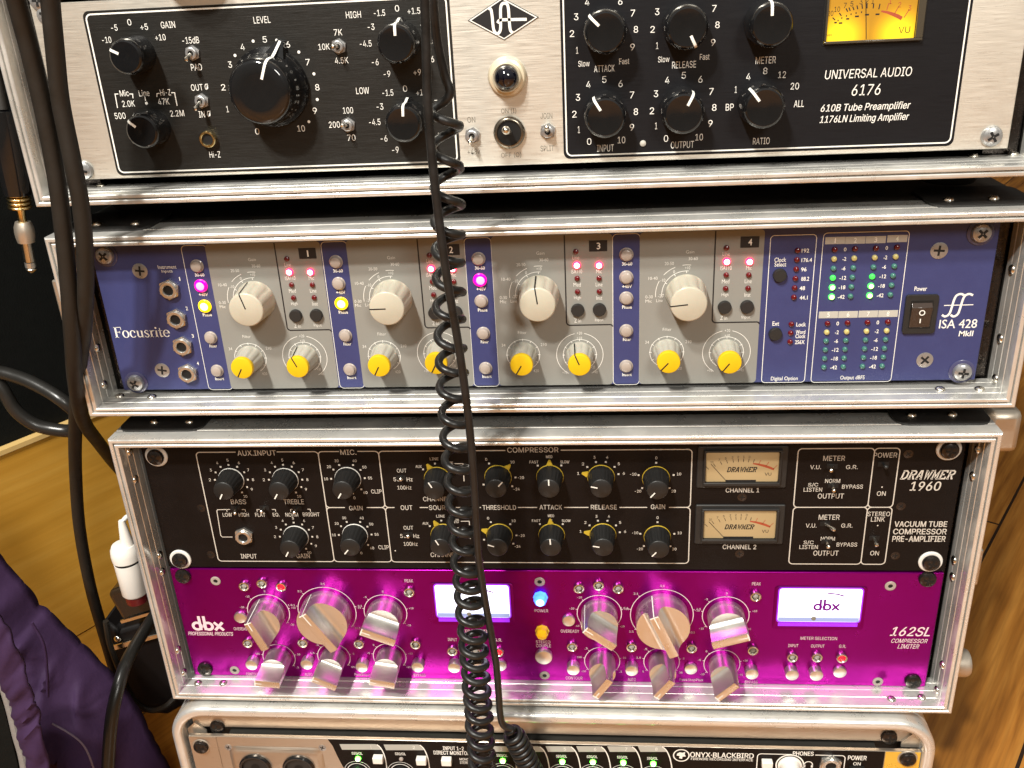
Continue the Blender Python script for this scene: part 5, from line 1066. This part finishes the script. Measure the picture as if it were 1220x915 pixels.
# ------------------------------------------------------------------ cables
def px3(px, py, y): p = hit(px, py, 1, y); return (p.x, p.y, p.z)
def cable_obj(name, pts, r, matl, label=None, cat='cable', parent=None, k=8, n=12):
    m = MB(); m.tube(crom([px3(*p) for p in pts], k), r, n); o = put(name, m, parent, mats=matl, ang=60)
    if label: tag(o, label, cat)
    return o
cable_obj('hanging_cable', [(8, -60, -70), (17, -10, -60), (38, 70, -52), (56, 150, -48), (70, 230, -45), (80, 320, -42), (86, 400, -38), (90, 455, -25), (99, 500, 10), (118, 528, 60), (145, 562, 120), (200, 620, 170)], 4.3, X['rubber2'],
          'thick black cable hanging nearest the left edge, turning behind the tall case')
cable_obj('hanging_cable', [(56, -60, -64), (59, -10, -58), (65, 55, -54), (72, 120, -50), (86, 190, -48), (97, 250, -46), (102, 320, -42), (100, 390, -34), (94, 440, -15), (90, 500, 20), (90, 560, 50), (95, 630, 65), (108, 700, 75), (125, 760, 80), (140, 810, 82), (152, 842, 84)], 4.2, X['rubber2'],
          'thick black cable hanging beside the cream panel and falling to the floor past the wood')
cable_obj('looped_cable', [(-40, 470, 40), (-10, 445, 40), (20, 449, 38), (50, 462, 34), (78, 480, 30), (94, 497, 36), (88, 512, 44), (66, 512, 44), (40, 505, 42), (18, 488, 40), (2, 462, 40), (-20, 430, 42)], 4.4, X['greycable'], 'grey black cable curling in a loop from the left edge above the wood')
cable_obj('floor_cable', [(196, 715, 60), (182, 736, 30), (168, 758, 5), (152, 786, -20), (142, 815, -35), (134, 850, -45), (130, 890, -50), (127, 950, -55)], 4.1, X['greycable'], 'glossy grey cable curving down over the purple jacket')

# coiled headphone lead
turn_y = [109, 151, 200, 243, 280, 314, 348, 380, 416, 445, 475, 505, 534, 560, 585, 610, 634, 656, 681, 700, 719, 740, 759, 776, 792, 808, 824, 840, 855, 870, 885, 900, 915, 930, 945]
axis_px = [(120, 531), (151, 530.5), (200, 532), (243, 533.5), (314, 534.5), (380, 535.5), (445, 538.5), (505, 541.5), (560, 546), (634, 552), (700, 558), (775, 564.5), (839, 569.5), (900, 574), (950, 578)]
def lerp(tab_, t):
    for (a, b), (c, d) in zip(tab_, tab_[1:]):
        if t <= c: return b+(d-b)*(t-a)/(c-a)
    return tab_[-1][1]
lead = thing('headphone_cable', 'black coiled headphone cable hanging down the middle of the rack in front of every unit', 'cable', (0, -58, -300))
def rel(p, o): return (p[0]-o[0], p[1]-o[1], p[2]-o[2])
LO = (0, -58, -300)
pts = []
YC = -56
for i in range(len(turn_y)-1):
    N = 22
    for j in range(N//2 if i == 0 else 0, N):
        f = (i+j/N); y = turn_y[i]+(turn_y[i+1]-turn_y[i])*j/N; th = 2*math.pi*f
        c = px3(lerp(axis_px, y), y, YC); r = 6.3+0.5*min(1, i/20)+0.18*math.sin(i*2.3)
        pts.append((c[0]+r*math.cos(th), c[1]+r*math.sin(th), c[2]+0.4*math.sin(i*1.7)))
pre = crom([px3(514, -60, -62), px3(516, 0, -60), px3(521, 50, -57), px3(530, 90, -56), px3(536, 110, -56), px3(529, 122, -56)], 8)
pts = [tuple(p) for p in pre[:-1]]+pts
m = MB(); m.tube([rel(p, LO) for p in pts], 2.1, 12); put('coiled_section', m, lead, mats=X['rubber'], ang=60)
st = [px3(*p) for p in ((503, -60, -72), (506, 0, -70), (508, 60, -69), (510, 130, -68), (516, 200, -68), (524, 270, -68), (534, 340, -68), (546, 410, -68), (556, 480, -68), (564, 560, -68), (568, 630, -66), (571, 670, -62), (577, 710, -58), (585, 755, -56), (591, 790, -55), (594, 825, -55), (596, 852, -55), (600, 864, -54), (610, 868, -53))]
m = MB(); m.tube([rel(p, LO) for p in crom(st, 8)], 2.1, 12); put('straight_section', m, lead, mats=X['rubber'], ang=60)
a_, b_ = Vector(px3(608, 868, -50)), Vector(px3(645, 940, -42)); ax = (b_-a_).normalized(); s1 = ax.cross(Vector((0, 1, 0))).normalized(); s2 = ax.cross(s1)
pts = []
for i in range(240):
    t = i/239; th = 2*math.pi*13*t; r = min(5.6, 1.5+t*40)
    p = a_+(b_-a_)*t+(s1*math.cos(th)+s2*math.sin(th))*r; pts.append(rel(p, LO))
m = MB(); m.tube(pts, 1.75, 9); put('coiled_section', m, lead, mats=X['rubber'], ang=60)

# jack plug hanging at the left edge
jk = thing('jack_plug', 'jack plug with gold rings and a bare metal tip dangling at the left edge', 'plug', px3(38, 325, 0))
J0 = Vector(px3(4, 130, 0)); J1 = Vector(px3(38.5, 324, 0)); jd = (J1-J0); JL = jd.length; ju = jd.normalized()
def seg(name, f0, f1, prof_, matl, n=24):
    m = MB(); A = J0+jd*f0; Bq = J0+jd*f1; N = len(prof_); pp = [A+(Bq-A)*(i/(N-1)) for i in range(N)]
    m.tube([rel(p, J1) for p in pp], prof_, n); put(name, m, jk, mats=matl, ang=50)
seg('handle', 0, 0.50, [7.5, 8, 8.2, 8.2, 8, 7.6, 7.0], X['bake'])
for i in range(4): seg('gold_ring', 0.49+i*0.026, 0.508+i*0.026, [5.6, 6.2, 6.2, 5.6], X['gold'])
seg('stem', 0.59, 0.68, [2.6, 2.2, 2.2, 2.4], X['gold']); seg('collar', 0.67, 0.80, [4.0, 5.0, 5.2, 5.0, 4.4], X['alu2'])
seg('sleeve', 0.79, 0.925, [2.9, 2.9, 2.9, 2.9], X['rivet']); seg('ring_band', 0.93, 0.962, [2.9, 2.9], X['brass']); seg('tip', 0.966, 1.0, [2.6, 3.0, 2.4, 1.6, 0.5], X['rivet'])
m = MB(); m.tube(crom([rel(px3(-30, -40, 10), J1), rel(px3(-14, 40, 6), J1), rel(J0, J1)], 8), 3.0, 12); put('lead', m, jk, mats=X['rubber2'])

# power strip, adapter, white plug behind the tall case
YP = 60
def poly_px(pix, y): return [(hit(px, py, 1, y).x, hit(px, py, 1, y).z) for px, py in pix]
sp_ = thing('power_strip', 'black power strip with a silver edge strip behind the left side of the tall case', 'power strip', px3(170, 840, YP))
so = Vector(sp_.location)*1000
def strip_part(name, pix, h0, h1, matl, bw=1.2):
    p = [(x-so.x, z-so.z) for x, z in poly_px(pix, YP)]; m = MB(); m.prism(p, h0, h1); return bevel(put(name, m, sp_, mats=matl), bw)
strip_part('body', [(122, 738), (140, 752), (215, 730), (225, 838), (200, 852), (163, 850), (140, 810)], -60, 0, mat('black_strip_plastic', (0.005, 0.004, 0.004), 0.5, 0, 0.3, 100, 0.1, 500, spec=0.2), 3)
strip_part('silver_edge', [(136, 766), (206, 748), (206, 753), (139, 772)], 0, 3, X['rivet'], 0.5)
p = hit(140, 761, 1, YP-2); put('bolt', RIVET, sp_, p.x-so.x, p.z-so.z, 2)
bt = [px3(126, 740, YP-8), px3(131, 768, YP-8), px3(143, 800, YP-10), px3(158, 832, YP-10), px3(178, 846, YP-8), px3(196, 842, YP-8), px3(208, 832, YP-4)]
m = MB(); m.tube([rel(p_, so) for p_ in crom(bt, 8)], 2.2, 8); put('strap', m, sp_, mats=X['rubber2'])
ad = thing('power_adapter', 'small black power adapter under the white plug', 'adapter', px3(165, 745, YP-15)); ao = Vector(ad.location)*1000
p = [(x-ao.x, z-ao.z) for x, z in poly_px([(126, 708), (170, 690), (205, 700), (205, 725), (146, 742)], YP-15)]; m = MB(); m.prism(p, -32, 0); bevel(put('body', m, ad, mats=X['bake']), 4, 4)
p = [(x-ao.x, z-ao.z) for x, z in poly_px([(144, 738.5), (205, 721), (205, 724), (146, 741.5)], YP-15)]; m = MB(); m.prism(p, 0.0, 1.4); put('seam_strip', m, ad, mats=X['rivet'])
wp = thing('white_plug', 'white plug with a tapered cable boot standing beside the tall case', 'plug', px3(163, 711, YP-22)); wo = Vector(wp.location)*1000
zt_ = hit(150, 650, 1, YP-22).z-wo.z; z9 = hit(150, 612, 1, YP-22).z-wo.z
def vlathe(name, prof_, matl, dx=0):
    prof_ = [(r_*0.92, z_) for r_, z_ in prof_]; m = MB(); N = len(prof_); m.tube([(dx, 0, z_) for r_, z_ in prof_], [r_ for r_, z_ in prof_], 30); put(name, m, wp, mats=matl, ang=40)
vlathe('red_base', [(8, -3), (8.2, 1), (8, 3.6)], X['red']); vlathe('body', [(8.8, 3.5), (9.8, 5), (10.0, zt_*0.62), (10.0, zt_*0.70)], X['white'])
vlathe('grey_band', [(9.6, zt_*0.70), (9.6, zt_*0.75)], X['greycable']); vlathe('cap', [(10.4, zt_*0.75), (10.7, zt_*0.86), (10.1, zt_*0.96), (8.6, zt_*1.02), (5.5, zt_*1.03)], X['white']); vlathe('boot', [(5.2, zt_*1.0), (3.9, zt_*1.2), (3.0, z9*0.86), (2.2, z9*0.92)], X['white'], 3)
m = MB(); m.tube(crom([(3, 0, z9*0.9), (7, 8, z9*0.92), (26, 30, z9*0.86), (60, 60, z9*0.7)], 8), 1.7, 12); put('lead', m, wp, mats=X['white'])

# ------------------------------------------------------------------ purple jacket in the lower left corner
YJ = -30
edge = [(-60, 610), (-10, 688), (12, 712), (30, 738), (44, 747), (62, 765), (82, 785), (104, 806), (126, 830), (146, 856), (164, 888), (180, 918), (200, 960)]
jkt = thing('jacket', 'crumpled purple jacket with a grey zip lying in the lower left corner', 'jacket', px3(60, 900, YJ)); jo = Vector(jkt.location)*1000
E3 = crom([px3(px, py, YJ+20) for px, py in edge], 8)
dirv = Vector(px3(-110, 990, YJ-90))-Vector(px3(60, 760, YJ)); M_ = 60
vs = []; n_e = len(E3)
from mathutils import noise
for i, p in enumerate(E3):
    for j in range(M_+1):
        v = j/M_; b_ = Vector(p)+dirv*v
        u_ = i/(n_e-1)
        wob = noise.noise(Vector((u_*2.2, v*1.6, 1)))
        fd = v*1.3+u_*0.55+0.20*wob
        k1 = abs(math.sin(fd*7.5+1)); k2 = abs(math.sin((v*0.8-u_*1.5+0.3*wob)*8+2))
        f = 20*(1-k1**0.55)*min(1, v*5)-4+8*(1-k2**0.5)*min(1, v*6)*max(0, 0.5+wob)+9*noise.noise(Vector((u_*2.5, v*3, 3)))*min(1, v*5)
        f += (5.0*noise.noise(Vector((u_*7, v*7, 7)))+5.5*(1-abs(noise.noise(Vector((u_*5+v*2, v*4.5-u_*2, 9)))))**7)*min(1, v*8)+1.6*(1-abs(noise.noise(Vector((u_*12, v*12, 2)))))**6+0.7*noise.noise(Vector((u_*26, v*24, 4)))
        curl = 14*(1-min(1, v*9))**2
        vs.append(tuple(b_+Vector((0, -f+curl, 0.25*f))-jo))
fs = [(i*(M_+1)+j, i*(M_+1)+j+1, (i+1)*(M_+1)+j+1, (i+1)*(M_+1)+j) for i in range(n_e-1) for j in range(M_)]
cloth = mat('purple_nylon_cloth', (0.040, 0.019, 0.055), 0.75, 0, 0.3, 25, 0.6, 260, rvar=0.08, spec=0.2)
m = MB(); m.add(vs, fs); bd = put('shell', m, jkt, mats=cloth, ang=80)
sd = bd.modifiers.new('cloth', 'SOLIDIFY'); sd.thickness = 1.6*MM; sd.offset = 0
def jline(name, pix, r, y, matl):
    m = MB(); m.tube([rel(q_, jo) for q_ in crom([px3(px, py, y) for px, py in pix], 8)], r, 10); return put(name, m, jkt, mats=matl)
A_ = crom([px3(px, py, YJ-60) for px, py in [(-30, 742), (-4, 790), (10, 818), (19, 846), (27, 878), (36, 910), (46, 960)]], 8)
B_ = crom([px3(px, py, YJ-66) for px, py in [(-12, 708), (14, 748), (30, 786), (42, 822), (50, 856), (60, 905), (72, 960)]], 8)
vs = []; K_ = 12
for i, (p_, q_) in enumerate(zip(A_, B_)):
    for j in range(K_+1):
        v = j/K_; b_ = Vector(p_)*(1-v)+Vector(q_)*v; f = 4*math.sin(math.pi*v)+2.2*noise.noise(Vector((i*0.22, v*1.2, 3)))+2.4*(1-abs(noise.noise(Vector((i*0.33, v*0.7, 8)))))**5
        vs.append(tuple(b_+Vector((0, -f-1.5, 0))-jo))
m = MB(); m.add(vs, [(i*(K_+1)+j, (i+1)*(K_+1)+j, (i+1)*(K_+1)+j+1, i*(K_+1)+j+1) for i in range(len(A_)-1) for j in range(K_)])
fl = put('placket', m, jkt, mats=cloth, ang=80); sd = fl.modifiers.new('cloth', 'SOLIDIFY'); sd.thickness = 2.2*MM; sd.offset = 0
jline('zip', [(-12, 790), (4, 812), (14, 842), (22, 875), (30, 905), (38, 960)], 3.4, YJ-62, X['zipm'])
jline('seam', [(38, 742), (52, 768), (56, 800), (57, 830)], 0.9, YJ-14, cloth)
jline('seam', [(62, 862), (80, 872), (96, 884), (106, 900), (116, 930)], 0.6, YJ-40, mat('pale_seam', (0.12, 0.09, 0.13), 0.6))
m = MB(); p = [(x-jo.x, z-jo.z) for x, z in poly_px([(-60, 800), (-6, 806), (8, 838), (16, 872), (24, 905), (30, 960), (-60, 960)], YJ-58)]; m.prism(p, 0, 3); put('lining', m, jkt, 0, 0, 58, mats=X['amp'])
